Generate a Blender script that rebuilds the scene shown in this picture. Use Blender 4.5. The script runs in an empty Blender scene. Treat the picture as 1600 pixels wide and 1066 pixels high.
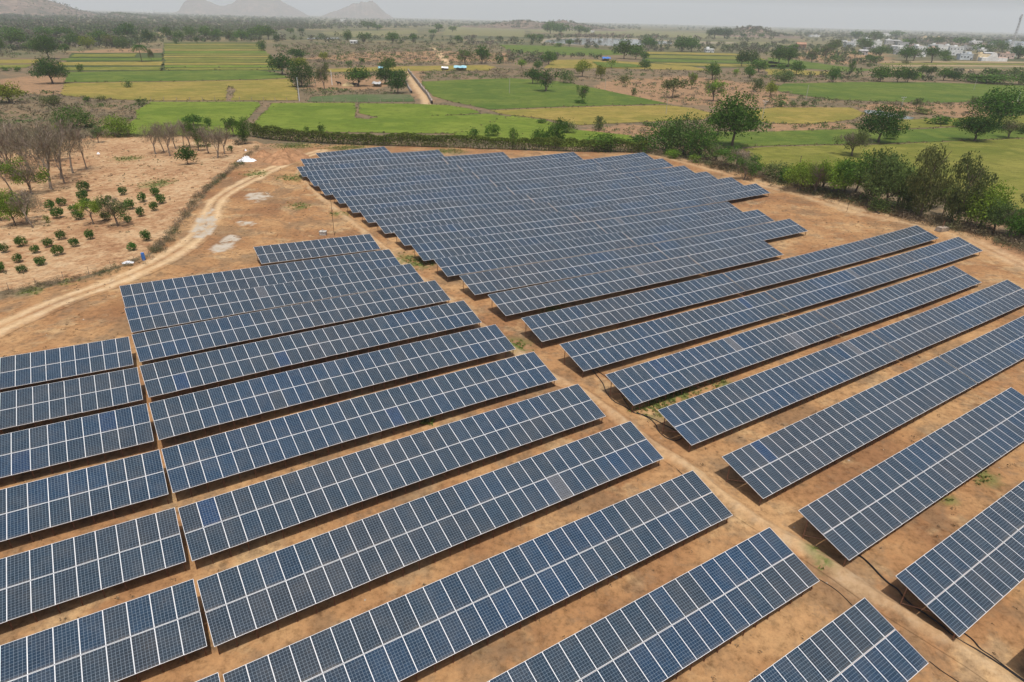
import bpy, bmesh, math, random
import numpy as np
from mathutils import Vector, Matrix

random.seed(7)
rng = np.random.default_rng(11)
scene = bpy.context.scene
col = scene.collection
R = math.radians

# ------------------------------------------------------------------ camera
CAM_H = 29.0
PITCH, ROLL = 0.460857, 0.0244
FOC = 1014.195          # focal length in pixels of the 1600 px wide frame
cp, sp = math.cos(PITCH), math.sin(PITCH)
FWD = np.array([0, cp, -sp]); RI0 = np.array([1.0, 0, 0]); UP0 = np.cross(RI0, FWD)
c_, s_ = math.cos(ROLL), math.sin(ROLL)
RI = c_ * RI0 + s_ * UP0
UP = -s_ * RI0 + c_ * UP0
cam_d = bpy.data.cameras.new('camera'); cam = bpy.data.objects.new('camera', cam_d); col.objects.link(cam)
cam_d.sensor_width = 36; cam_d.lens = FOC / 1600 * 36
cam_d.clip_start = 0.5; cam_d.clip_end = 40000
cam.matrix_world = Matrix(((RI[0], UP[0], -FWD[0], 0), (RI[1], UP[1], -FWD[1], 0), (RI[2], UP[2], -FWD[2], CAM_H), (0, 0, 0, 1)))
scene.camera = cam

# ------------------------------------------------------------------ sky, sun, exposure
SUN_DIR = Vector((0.05, -0.31, 1.0)).normalized()     # towards the sun
elev = math.asin(SUN_DIR.z); azim = math.atan2(SUN_DIR.x, SUN_DIR.y)
world = bpy.data.worlds.new("World"); scene.world = world; world.use_nodes = True
wn = world.node_tree; bg = wn.nodes['Background']
sky = wn.nodes.new('ShaderNodeTexSky'); sky.sky_type = 'NISHITA'; sky.sun_disc = False
sky.sun_elevation = elev; sky.sun_rotation = azim; sky.air_density = 1.0; sky.dust_density = 4.0; sky.ozone_density = 1.0
wn.links.new(sky.outputs[0], bg.inputs[0]); bg.inputs[1].default_value = 0.112
sl = bpy.data.lights.new('sun', 'SUN'); sl.energy = 3.9; sl.angle = R(0.6); sl.color = (1.0, 0.95, 0.88)
so = bpy.data.objects.new('sun', sl); col.objects.link(so)
so.rotation_euler = SUN_DIR.to_track_quat('Z', 'Y').to_euler(); so.location = (0, 0, 200)
scene.view_settings.view_transform = 'Standard'; scene.view_settings.look = 'None'
scene.view_settings.exposure = 0.0; scene.view_settings.gamma = 1.0
scene.render.engine = 'CYCLES'
scene.cycles.use_denoising = True
scene.cycles.max_bounces = 6; scene.cycles.diffuse_bounces = 2; scene.cycles.glossy_bounces = 2
scene.cycles.transmission_bounces = 2; scene.cycles.transparent_max_bounces = 4; scene.cycles.volume_bounces = 1
scene.cycles.caustics_reflective = False; scene.cycles.caustics_refractive = False

# ------------------------------------------------------------------ terrain
PC = [-27.37631, -0.66161, -0.96538, 0.97991, -1.05875, -0.2255, -0.58883, 0.40337, 0.33533, 0.32502]
PE = [(0, 0), (0, 1), (0, 2), (0, 3), (1, 0), (1, 1), (1, 2), (2, 0), (2, 1), (3, 0)]

def zpoly(x, y):                       # height (m) of the upper table edges
    X = x / 50.0; Y = (y - 60) / 50.0
    return sum(c * X**i * Y**j for c, (i, j) in zip(PC, PE)) + CAM_H

TAB_H = 1.92                            # table top edge above the ground
def terrain(x, y):
    x = np.asarray(x, float); y = np.asarray(y, float)
    cx = np.clip(x, -45, 66)
    ymax = np.interp(cx, [-45, -15, 30, 50, 66], [125, 140, 152, 134, 102])
    ymin = np.interp(cx, [-45, -25, 0, 20, 60], [19, 18, 15, 17, 50])
    cy = np.clip(y, ymin, ymax)
    d = np.hypot(x - cx, y - cy)
    w = np.clip(d / 45.0, 0, 1); w = w * w * (3 - 2 * w)
    near = zpoly(cx, cy) - TAB_H
    bump = (np.sin(x * .31 + 1.3) * np.cos(y * .27) * .05 + np.sin(x * .11 + y * .17) * .06) * (1 - w)
    return near * (1 - w) + bump

def ray(px, py):
    d = FOC * FWD + (px - 800) * RI - (py - 533) * UP
    return d / np.linalg.norm(d)

def G(px, py, h=0.0):                   # ground point seen at a place of the photograph
    d = ray(px, py)
    if d[2] > -0.0022: d = np.array([d[0], d[1], -0.0022])
    t = CAM_H / -d[2]
    for _ in range(12):
        z = float(terrain(d[0] * t, d[1] * t)) + h
        t = (CAM_H - z) / -d[2]
    return np.array([d[0] * t, d[1] * t, float(terrain(d[0] * t, d[1] * t))])

def Gtab(px, py):                       # point on the surface of the table tops
    d = ray(px, py); t = 60.0 / d[1]
    for _ in range(60):
        g = zpoly(d[0] * t, d[1] * t) - (CAM_H + d[2] * t)
        e = (zpoly(d[0] * (t + .01), d[1] * (t + .01)) - zpoly(d[0] * t, d[1] * t)) / .01 - d[2]
        t -= max(-15, min(15, g / e)); t = max(5, min(230, t))
    return np.array([d[0] * t, d[1] * t, CAM_H + d[2] * t])

def dist_scale(P):                      # metres per photo pixel at P
    return float(np.dot(P - np.array([0, 0, CAM_H]), FWD)) / FOC

# ------------------------------------------------------------------ value noise
def vnoise(x, y, s=0):
    xi = np.floor(x).astype(np.int64); yi = np.floor(y).astype(np.int64)
    fx = x - xi; fy = y - yi
    fx = fx * fx * (3 - 2 * fx); fy = fy * fy * (3 - 2 * fy)
    def h(a, b):
        n = (a * 374761393 + b * 668265263 + s * 974634777) & 0xffffffff
        n = ((n ^ (n >> 13)) * 1274126177) & 0xffffffff
        return ((n ^ (n >> 16)) & 0xffff) / 65535.0
    return (h(xi, yi) * (1 - fx) + h(xi + 1, yi) * fx) * (1 - fy) + (h(xi, yi + 1) * (1 - fx) + h(xi + 1, yi + 1) * fx) * fy
def fbm(x, y, s=0, o=4):
    r = 0; a = .5
    for k in range(o): r = r + a * vnoise(x * 2**k, y * 2**k, s + k); a *= .5
    return r

# ------------------------------------------------------------------ mesh and object helpers
def fast_mesh(name, V, F, smooth=False):
    V = np.asarray(V, np.float32); F = np.asarray(F, np.int32)
    me = bpy.data.meshes.new(name)
    n = F.shape[1]
    me.vertices.add(len(V)); me.vertices.foreach_set('co', V.ravel())
    me.loops.add(F.size); me.loops.foreach_set('vertex_index', F.ravel())
    me.polygons.add(len(F)); me.polygons.foreach_set('loop_start', np.arange(0, F.size, n, dtype=np.int32))
    me.update(calc_edges=True)
    if smooth: me.shade_smooth()
    return me

def link(name, me, mat=None, parent=None, loc=None):
    o = bpy.data.objects.new(name, me); col.objects.link(o)
    if mat is not None and me is not None and not me.materials: me.materials.append(mat)
    if parent is not None: o.parent = parent
    if loc is not None: o.location = loc
    return o

def tag(o, label=None, cat=None, group=None, kind=None):
    if label: o['label'] = label
    if cat: o['category'] = cat
    if group: o['group'] = group
    if kind: o['kind'] = kind
    return o

def empty(name, loc, rz=0):
    o = bpy.data.objects.new(name, None); col.objects.link(o)
    o.location = loc; o.rotation_euler = (0, 0, rz); o.empty_display_size = .5
    return o

class MB:                                # collects simple shapes into one mesh
    def __init__(s): s.v = []; s.f = []; s.m = []
    def add(s, V, F, m=0):
        b = len(s.v); s.v += [tuple(p) for p in V]; s.f += [tuple(i + b for i in f) for f in F]; s.m += [m] * len(F)
    def box(s, x0, x1, y0, y1, z0, z1, m=0):
        V = [(x0, y0, z0), (x1, y0, z0), (x1, y1, z0), (x0, y1, z0), (x0, y0, z1), (x1, y0, z1), (x1, y1, z1), (x0, y1, z1)]
        s.add(V, [(0, 3, 2, 1), (4, 5, 6, 7), (0, 1, 5, 4), (1, 2, 6, 5), (2, 3, 7, 6), (3, 0, 4, 7)], m)
    def tube(s, P, r, n=6, m=0, cap=True):
        P = [Vector(p) for p in P]; b = len(s.v); k = len(P)
        rs = r if isinstance(r, (list, tuple)) else [r] * k
        for i, p in enumerate(P):
            d = (P[min(i + 1, k - 1)] - P[max(i - 1, 0)])
            d = d.normalized() if d.length > 1e-9 else Vector((0, 0, 1))
            a = d.cross(Vector((0, 0, 1)) if abs(d.z) < .9 else Vector((1, 0, 0))).normalized(); c = d.cross(a)
            for j in range(n):
                t = 2 * math.pi * j / n
                s.v.append(tuple(p + (a * math.cos(t) + c * math.sin(t)) * rs[i]))
        for i in range(k - 1):
            for j in range(n):
                s.f.append((b + i * n + j, b + i * n + (j + 1) % n, b + (i + 1) * n + (j + 1) % n, b + (i + 1) * n + j)); s.m.append(m)
        if cap:
            s.f.append(tuple(b + j for j in range(n))[::-1]); s.m.append(m)
            s.f.append(tuple(b + (k - 1) * n + j for j in range(n))); s.m.append(m)
    def mesh(s, name, *mats):
        me = bpy.data.meshes.new(name); me.from_pydata(s.v, [], s.f); 
        for m in mats: me.materials.append(m)
        me.polygons.foreach_set('material_index', s.m); me.update()
        return me
    def build(s, name, mats, parent=None, loc=None):
        mats = mats if isinstance(mats, (list, tuple)) else [mats]
        return link(name, s.mesh(name, *mats), None, parent, loc)

# ------------------------------------------------------------------ materials
def new_mat(name):
    m = bpy.data.materials.new(name); m.use_nodes = True
    nt = m.node_tree; b = nt.nodes['Principled BSDF']
    return m, nt, b
def nd(nt, t, **kw):
    n = nt.nodes.new(t)
    for k, v in kw.items(): setattr(n, k, v)
    return n
def mixc(nt, f, a, b, bt='MIX'):
    n = nd(nt, 'ShaderNodeMix', data_type='RGBA', blend_type=bt)
    for sck, v in ((0, f), (6, a), (7, b)):
        if hasattr(v, 'is_output') or isinstance(v, bpy.types.NodeSocket): nt.links.new(v, n.inputs[sck])
        else: n.inputs[sck].default_value = v if sck == 0 else (*v, 1)
    return n.outputs[2]
def math_(nt, op, a, b=None, clamp=False):
    n = nd(nt, 'ShaderNodeMath', operation=op); n.use_clamp = clamp
    for i, v in enumerate((a, b)):
        if v is None: continue
        if isinstance(v, bpy.types.NodeSocket): nt.links.new(v, n.inputs[i])
        else: n.inputs[i].default_value = v
    return n.outputs[0]
def noise(nt, vec, scale, detail=4, rough=.55):
    n = nd(nt, 'ShaderNodeTexNoise'); n.inputs['Scale'].default_value = scale; n.inputs['Detail'].default_value = detail
    n.inputs['Roughness'].default_value = rough
    if vec is not None: nt.links.new(vec, n.inputs['Vector'])
    return n.outputs['Fac']
def ramp(nt, f, stops):
    n = nd(nt, 'ShaderNodeValToRGB'); nt.links.new(f, n.inputs[0]); e = n.color_ramp.elements
    while len(e) < len(stops): e.new(.5)
    for q, (p, c) in zip(e, stops): q.position = p; q.color = (*c, 1) if len(c) == 3 else c
    return n.outputs[0]
def sstep(nt, f, a, b):
    n = nd(nt, 'ShaderNodeMapRange', interpolation_type='SMOOTHSTEP'); nt.links.new(f, n.inputs[0])
    n.inputs[1].default_value = a; n.inputs[2].default_value = b
    return n.outputs[0]

def plain(name, c, rough=.7, metal=0.0, var=.15, scale=3.0, spec=.3):
    m, nt, b = new_mat(name)
    tc = nd(nt, 'ShaderNodeTexCoord').outputs['Object']
    f = noise(nt, tc, scale, 5)
    c0 = tuple(max(0, x * (1 - var * 1.6)) for x in c); c1 = tuple(min(1, x * (1 + var * 1.2)) for x in c)
    nt.links.new(ramp(nt, f, [(.3, c0), (.7, c1)]), b.inputs['Base Color'])
    b.inputs['Roughness'].default_value = rough; b.inputs['Metallic'].default_value = metal
    b.inputs['Specular IOR Level'].default_value = spec
    return m

M = {}
M['steel'] = plain('painted steel', (.50, .50, .50), .5, .3)
M['rust'] = plain('primed steel', (.26, .13, .08), .7, 0, .4, 8)
M['bark'] = plain('bark', (.16, .125, .095), .9, 0, .4, 6, .1)
M['drybark'] = plain('dry twigs', (.25, .20, .155), .9, 0, .35, 6, .1)
M['concrete'] = plain('concrete', (.42, .40, .36), .85, 0, .2, 5)
M['black'] = plain('black cable', (.012, .012, .013), .5, 0, .1)
M['white'] = plain('white sheeting', (.75, .76, .78), .6, 0, .12, 2)
M['bluetarp'] = plain('blue tarpaulin', (.06, .18, .50), .5, 0, .2, 2)
M['paleblue'] = plain('pale blue tarpaulin', (.28, .52, .60), .6, 0, .15, 1)
M['water'], nt, b = new_mat('water')
b.inputs['Base Color'].default_value = (.16, .17, .15, 1); b.inputs['Roughness'].default_value = .12
M['hide'] = plain('black cowhide', (.015, .013, .012), .7)
M['stone'] = plain('stone', (.34, .28, .22), .9, 0, .35, 3)
M['thatch'] = plain('straw', (.42, .32, .17), .95, 0, .25, 5)
M['wallstone'] = plain('dry stone', (.27, .235, .20), .95, 0, .4, 1.5)
M['win'] = plain('dark window', (.03, .035, .04), .3)
for k, c in {'wwhite': (.72, .72, .70), 'wcream': (.66, .55, .36), 'wblue': (.58, .62, .64), 'wgrey': (.42, .42, .41), 'wpink': (.62, .46, .38), 'wtile': (.36, .20, .13)}.items():
    M[k] = plain('wall ' + k, c, .85, 0, .14, .35)

# solar glass: 6 x 12 cells in the UVs of each panel, colour of the panel from its object
m, nt, b = new_mat('solar glass'); M['glass'] = m
uv = nd(nt, 'ShaderNodeTexCoord').outputs['UV']
sx = nd(nt, 'ShaderNodeSeparateXYZ'); nt.links.new(uv, sx.inputs[0])
def line(nt, s, n, w):                   # 1 on the lines that split 0..1 into n cells
    f = math_(nt, 'FRACT', math_(nt, 'MULTIPLY', s, n))
    d = math_(nt, 'ABSOLUTE', math_(nt, 'SUBTRACT', f, .5))
    return sstep(nt, d, .5 - w * 1.2, .5 - w * .8)
lx = line(nt, sx.outputs[0], 6, .030); ly = line(nt, sx.outputs[1], 12, .030)
bus = line(nt, math_(nt, 'ADD', sx.outputs[0], 1 / 48.), 24, .05)
grid = math_(nt, 'MAXIMUM', lx, ly)
oi = nd(nt, 'ShaderNodeObjectInfo')
cell = nd(nt, 'ShaderNodeCombineXYZ')
nt.links.new(math_(nt, 'FLOOR', math_(nt, 'MULTIPLY', sx.outputs[0], 6)), cell.inputs[0])
nt.links.new(math_(nt, 'FLOOR', math_(nt, 'MULTIPLY', sx.outputs[1], 12)), cell.inputs[1])
nt.links.new(math_(nt, 'MULTIPLY', oi.outputs['Random'], 71), cell.inputs[2])
wnz = nd(nt, 'ShaderNodeTexWhiteNoise'); nt.links.new(cell.outputs[0], wnz.inputs[0])
cv = math_(nt, 'ADD', math_(nt, 'MULTIPLY', wnz.outputs[0], .3), .85)
cc = nd(nt, 'ShaderNodeVectorMath', operation='SCALE'); nt.links.new(oi.outputs['Color'], cc.inputs[0]); nt.links.new(cv, cc.inputs[3])
c1 = mixc(nt, math_(nt, 'MULTIPLY', bus, .10), cc.outputs[0], (.25, .31, .40))
c2 = mixc(nt, math_(nt, 'MULTIPLY', grid, .62), c1, (.32, .39, .46))
wp = nd(nt, 'ShaderNodeNewGeometry').outputs['Position']
dust = sstep(nt, noise(nt, wp, .8, 5), .35, .75)
soil_ = math_(nt, 'MULTIPLY', sstep(nt, sx.outputs[1], .10, .0), math_(nt, 'ADD', math_(nt, 'MULTIPLY', dust, .15), .05))
c3 = mixc(nt, math_(nt, 'ADD', math_(nt, 'MULTIPLY', dust, .05), soil_), c2, (.38, .31, .23))
nt.links.new(c3, b.inputs['Base Color'])
b.inputs['Roughness'].default_value = .14; b.inputs['IOR'].default_value = 1.33
M['frame'] = plain('aluminium frame', (.80, .81, .82), .45, .0, .04)
M['back'] = plain('backsheet', (.55, .55, .55), .7)

# leaves: colour from the object, varied leaf by leaf
def leaf_mat(name, lo, hi, transl=.35, objcol=True, c=(1, 1, 1)):
    m = bpy.data.materials.new(name); m.use_nodes = True; nt = m.node_tree; nt.nodes.clear()
    out = nd(nt, 'ShaderNodeOutputMaterial')
    g = nd(nt, 'ShaderNodeNewGeometry'); oi = nd(nt, 'ShaderNodeObjectInfo')
    v = nd(nt, 'ShaderNodeMapRange'); nt.links.new(g.outputs['Random Per Island'], v.inputs[0]); v.inputs[3].default_value = lo; v.inputs[4].default_value = hi
    n = noise(nt, g.outputs['Position'], .7, 3)
    v2 = math_(nt, 'MULTIPLY', v.outputs[0], math_(nt, 'ADD', math_(nt, 'MULTIPLY', n, .9), .55))
    src = oi.outputs['Color'] if objcol else None
    s = nd(nt, 'ShaderNodeVectorMath', operation='SCALE')
    if objcol: nt.links.new(src, s.inputs[0])
    else: s.inputs[0].default_value = c
    nt.links.new(v2, s.inputs[3])
    # some leaves drier
    h = mixc(nt, math_(nt, 'MULTIPLY', sstep(nt, g.outputs['Random Per Island'], .90, 1.0), .35), s.outputs[0], (.16, .12, .05))
    d = nd(nt, 'ShaderNodeBsdfDiffuse'); t = nd(nt, 'ShaderNodeBsdfTranslucent'); ms = nd(nt, 'ShaderNodeMixShader')
    nt.links.new(h, d.inputs[0]); nt.links.new(h, t.inputs[0]); ms.inputs[0].default_value = transl
    nt.links.new(d.outputs[0], ms.inputs[1]); nt.links.new(t.outputs[0], ms.inputs[2]); nt.links.new(ms.outputs[0], out.inputs[0])
    return m
M['leaf'] = leaf_mat('leaves', .55, 1.5)

def stuff_leaf(name, stops, scale, lo=.6, hi=1.4):
    m = bpy.data.materials.new(name); m.use_nodes = True; nt = m.node_tree; nt.nodes.clear()
    out = nd(nt, 'ShaderNodeOutputMaterial'); g = nd(nt, 'ShaderNodeNewGeometry')
    n = noise(nt, g.outputs['Position'], scale, 3, .6)
    c = ramp(nt, n, stops)
    v = nd(nt, 'ShaderNodeMapRange'); nt.links.new(g.outputs['Random Per Island'], v.inputs[0]); v.inputs[3].default_value = lo; v.inputs[4].default_value = hi
    s = nd(nt, 'ShaderNodeVectorMath', operation='SCALE'); nt.links.new(c, s.inputs[0]); nt.links.new(v.outputs[0], s.inputs[3])
    d = nd(nt, 'ShaderNodeBsdfDiffuse'); nt.links.new(s.outputs[0], d.inputs[0]); nt.links.new(d.outputs[0], out.inputs[0])
    return m
M['wood'] = stuff_leaf('distant foliage', [(.34, (.17, .145, .115)), (.45, (.12, .12, .08)), (.54, (.075, .105, .045)), (.68, (.11, .14, .055))], .010, .6, 1.4)
M['scrub'] = stuff_leaf('dry scrub', [(.38, (.19, .155, .110)), (.48, (.18, .155, .095)), (.54, (.10, .135, .05)), (.62, (.085, .125, .04))], .035, .8, 1.2)
M['litter'] = stuff_leaf('litter', [(.4, (.13, .09, .055)), (.55, (.19, .135, .08)), (.65, (.24, .18, .11))], .3)
M['weed'] = stuff_leaf('weeds', [(.35, (.10, .14, .03)), (.6, (.15, .16, .05)), (.8, (.22, .18, .08))], .2)
M['verge'] = stuff_leaf('verge growth', [(.40, (.09, .105, .045)), (.5, (.145, .125, .07)), (.6, (.19, .145, .095))], .15)

# ground
def ground_mat(name):
    m, nt, b = new_mat(name)
    pos = nd(nt, 'ShaderNodeNewGeometry').outputs['Position']
    at = nd(nt, 'ShaderNodeAttribute', attribute_name='zone')
    at2 = nd(nt, 'ShaderNodeAttribute', attribute_name='zone2')
    s = nd(nt, 'ShaderNodeSeparateColor'); nt.links.new(at.outputs['Color'], s.inputs[0])
    s2 = nd(nt, 'ShaderNodeSeparateColor'); nt.links.new(at2.outputs['Color'], s2.inputs[0])
    n1 = noise(nt, pos, .09, 6, .6); n2 = noise(nt, pos, .8, 6, .65); n3 = noise(nt, pos, 5.0, 4, .6); n4 = noise(nt, pos, .28, 5, .6)
    soil = ramp(nt, n1, [(.36, (.24, .125, .060)), (.48, (.32, .175, .080)), (.60, (.39, .235, .112))])
    soil = mixc(nt, math_(nt, 'MULTIPLY', sstep(nt, n4, .52, .66), .7), soil, (.47, .32, .165))
    n9 = noise(nt, pos, 1.9, 9, .78); n10 = noise(nt, pos, .16, 5, .65)
    soil = mixc(nt, math_(nt, 'MULTIPLY', sstep(nt, n10, .50, .60), .6), soil, (.185, .120, .068))
    dry = sstep(nt, math_(nt, 'ADD', math_(nt, 'MULTIPLY', n2, .6), math_(nt, 'MULTIPLY', n4, .4)), .50, .60)
    soil = mixc(nt, math_(nt, 'MULTIPLY', dry, .5), soil, (.19, .13, .08))
    spk = sstep(nt, n3, .60, .70)
    soil = mixc(nt, math_(nt, 'MULTIPLY', spk, .35), soil, (.17, .12, .075))
    # scrubland: grey brown litter with bare patches
    n5 = noise(nt, pos, .05, 6, .65); n6 = noise(nt, pos, .35, 5, .7)
    scr = ramp(nt, math_(nt, 'ADD', math_(nt, 'MULTIPLY', n5, .5), math_(nt, 'MULTIPLY', n6, .5)),
               [(.36, (.105, .090, .055)), (.47, (.15, .118, .072)), (.56, (.205, .145, .085)), (.68, (.31, .19, .105))])
    c = mixc(nt, s.outputs[1], soil, scr)
    # distant land cover
    n7 = noise(nt, pos, .0045, 6, .6); n8 = noise(nt, pos, .03, 5, .65)
    far = ramp(nt, math_(nt, 'ADD', math_(nt, 'MULTIPLY', n7, .6), math_(nt, 'MULTIPLY', n8, .4)),
               [(.38, (.065, .08, .035)), (.48, (.11, .11, .06)), (.55, (.17, .15, .075)), (.63, (.24, .175, .105))])
    c = mixc(nt, at.outputs['Alpha'], c, far)
    # bare orange soil
    bare = ramp(nt, math_(nt, 'ADD', math_(nt, 'MULTIPLY', n4, .5), math_(nt, 'MULTIPLY', n2, .5)), [(.36, (.19, .13, .08)), (.5, (.35, .20, .105)), (.63, (.47, .27, .14))])
    c = mixc(nt, s2.outputs[0], c, bare)
    # pale sand of the orchard
    pale = ramp(nt, math_(nt, 'ADD', math_(nt, 'MULTIPLY', n1, .4), math_(nt, 'MULTIPLY', n2, .6)), [(.40, (.27, .145, .075)), (.48, (.37, .225, .12)), (.54, (.43, .285, .16)), (.62, (.48, .345, .205))])
    c = mixc(nt, s2.outputs[1], c, pale)
    mod = ramp(nt, n9, [(.34, (.52, .50, .48)), (.50, (.96, .96, .96)), (.66, (1.18, 1.17, 1.15))])
    c = mixc(nt, 1.0, c, mod, 'MULTIPLY')
    # tracks
    trk = ramp(nt, math_(nt, 'ADD', math_(nt, 'MULTIPLY', n2, .5), math_(nt, 'MULTIPLY', n9, .5)), [(.35, (.40, .265, .145)), (.5, (.54, .385, .22)), (.65, (.66, .51, .33))])
    c = mixc(nt, math_(nt, 'MULTIPLY', s.outputs[0], math_(nt, 'ADD', math_(nt, 'MULTIPLY', n4, .5), .65), True), c, trk)
    # cement wash
    cem = ramp(nt, n2, [(.35, (.32, .25, .17)), (.6, (.42, .37, .30))])
    c = mixc(nt, math_(nt, 'MULTIPLY', s.outputs[2], sstep(nt, n2, .36, .52)), c, cem)
    # green weeds
    grn = ramp(nt, n3, [(.35, (.07, .10, .025)), (.65, (.16, .18, .055))])
    c = mixc(nt, math_(nt, 'MULTIPLY', s2.outputs[2], sstep(nt, n2, .40, .56)), c, grn)
    nt.links.new(c, b.inputs['Base Color'])
    b.inputs['Roughness'].default_value = .95; b.inputs['Specular IOR Level'].default_value = .1
    bp = nd(nt, 'ShaderNodeBump'); bp.inputs['Strength'].default_value = .5; bp.inputs['Distance'].default_value = .12
    nt.links.new(math_(nt, 'ADD', n2, math_(nt, 'MULTIPLY', n3, .35)), bp.inputs['Height']); nt.links.new(bp.outputs[0], b.inputs['Normal'])
    return m
M['ground'] = ground_mat('ground soil')

# ------------------------------------------------------------------ ground zones (what the land is made of)
def wpts(P): return np.array([G(*p)[:2] for p in P])
def polyline_d(X, Y, P):
    d = np.full(X.shape, 1e9)
    for (x0, y0), (x1, y1) in zip(P[:-1], P[1:]):
        vx, vy = x1 - x0, y1 - y0; t = np.clip(((X - x0) * vx + (Y - y0) * vy) / (vx * vx + vy * vy + 1e-9), 0, 1)
        d = np.minimum(d, np.hypot(X - x0 - t * vx, Y - y0 - t * vy))
    return d
def inpoly(X, Y, P):
    c = np.zeros(X.shape, bool); n = len(P)
    for i in range(n):
        x0, y0 = P[i]; x1, y1 = P[(i + 1) % n]
        k = (y0 > Y) != (y1 > Y)
        with np.errstate(divide='ignore', invalid='ignore'):
            c ^= k & (X < (x1 - x0) * (Y - y0) / (y1 - y0 + 1e-12) + x0)
    return c
def smooth_line(P, k=6):                # Catmull-Rom through the points
    P = [np.array(p, float) for p in P]; P = [2 * P[0] - P[1]] + P + [2 * P[-1] - P[-2]]; out = []
    for i in range(1, len(P) - 2):
        for j in range(k):
            t = j / k; a, b, c, d = P[i - 1:i + 3]
            out.append(.5 * (2 * b + (c - a) * t + (2 * a - 5 * b + 4 * c - d) * t * t + (3 * b - a - 3 * c + d) * t**3))
    out.append(P[-2]); return np.array(out)

TRACK_MAIN = smooth_line(wpts([(466, 268), (482, 292), (505, 312), (545, 345), (600, 388), (650, 430), (700, 470), (745, 505), (800, 545), (862, 590),
                               (905, 610), (960, 650), (1020, 695), (1080, 735), (1140, 785), (1210, 830), (1290, 880), (1370, 935), (1450, 985), (1530, 1035), (1600, 1085)]))
TRACK_BEND = smooth_line(wpts([(-60, 545), (0, 512), (50, 490), (110, 465), (180, 440), (250, 408), (300, 375), (325, 345), (338, 315), (365, 295),
                               (400, 277), (430, 262), (460, 250), (490, 240), (505, 235)]))
TRACK_EDGE = smooth_line(wpts([(1010, 238), (1060, 250), (1120, 265), (1190, 287), (1260, 305), (1340, 330), (1420, 347), (1480, 360), (1550, 392), (1620, 425)]))
TRACK_FAR = smooth_line(wpts([(668, 168), (662, 150), (650, 135), (640, 120), (636, 110)]))
TRACK_SCRUB = smooth_line(wpts([(700, 100), (692, 90), (683, 80), (674, 73)]))
ORCH = wpts([(-220, 470), (0, 455), (100, 436), (190, 414), (232, 398), (262, 372), (290, 335), (335, 283), (396, 238), (400, 222), (300, 214), (150, 212), (60, 230), (-120, 262), (-400, 380)])
FARM = wpts([(-300, 900), (-200, 560), (0, 470), (190, 418), (240, 398), (290, 338), (345, 280), (400, 236), (480, 224), (600, 228), (800, 234), (1000, 238), (1100, 255), (1200, 278), (1330, 308), (1480, 345), (1600, 385), (1800, 470), (2000, 1400), (-300, 1400)])
WOODL = wpts([(-200, 20), (0, 14), (480, 27), (480, 62), (262, 66), (200, 80), (100, 82), (60, 90), (-200, 92)])
BARE = [wpts(p) for p in (
    [(370, 225), (450, 225), (480, 240), (450, 258), (400, 262), (365, 245)],
    [(870, 155), (950, 128), (1060, 118), (1180, 130), (1240, 150), (1220, 168), (1120, 166), (1000, 160), (940, 150)],
    [(905, 203), (985, 193), (1030, 200), (1020, 212), (940, 214), (915, 212)],
    [(1200, 192), (1330, 190), (1340, 200), (1200, 205)],
    [(1330, 163), (1500, 163), (1590, 165), (1600, 176), (1500, 186), (1440, 176), (1350, 172)],
    [(640, 150), (640, 110), (655, 110), (672, 162)],
    [(480, 120), (560, 115), (600, 120), (600, 140), (480, 142)],
    [(560, 82), (700, 80), (800, 84), (800, 96), (600, 98), (470, 92)],
    [(1260, 78), (1380, 82), (1400, 98), (1300, 100), (1240, 90)],
    [(1490, 340), (1600, 380), (1640, 420), (1600, 420), (1500, 362)],
    [(-20, 124), (90, 118), (100, 130), (98, 148), (60, 150), (-20, 142)],
    [(120, 80), (200, 75), (250, 78), (240, 84), (130, 84)],
)]
PALE = [wpts(p) for p in ([(385, 303), (418, 300), (425, 308), (405, 316), (388, 312)], [(372, 346), (395, 345), (402, 350), (388, 354), (374, 351)],
                          [(325, 390), (350, 368), (372, 370), (360, 388), (340, 396)], [(305, 345), (330, 325), (338, 350), (318, 372), (300, 372)])]
WEED = [(wpts([p])[0], r) for p, r in (((457, 278), 2.6), ((468, 322), 2.0), ((532, 335), 1.5), ((640, 407), 2.6), ((655, 412), 2.0), ((1045, 622), 2.0), ((1030, 632), 2.2), ((1060, 618), 1.6), ((1075, 612), 1.2),
        ((1010, 640), 1.4), ((805, 540), 1.8), ((1120, 600), 1.5), ((1272, 862), .7), ((1285, 882), .6), ((1535, 745), 1.2), ((1480, 780), .7), ((400, 272), 2.2), ((245, 287), 3.0), ((660, 215), 4.0),
        ((540, 231), 5.0), ((460, 228), 5.0), ((200, 248), 3.0), ((700, 236), 4.0), ((1440, 515), 2.), ((860, 480), 2.), ((1240, 285), 3.), ((50, 455), 1.3), ((110, 440), 1.1))]

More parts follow.
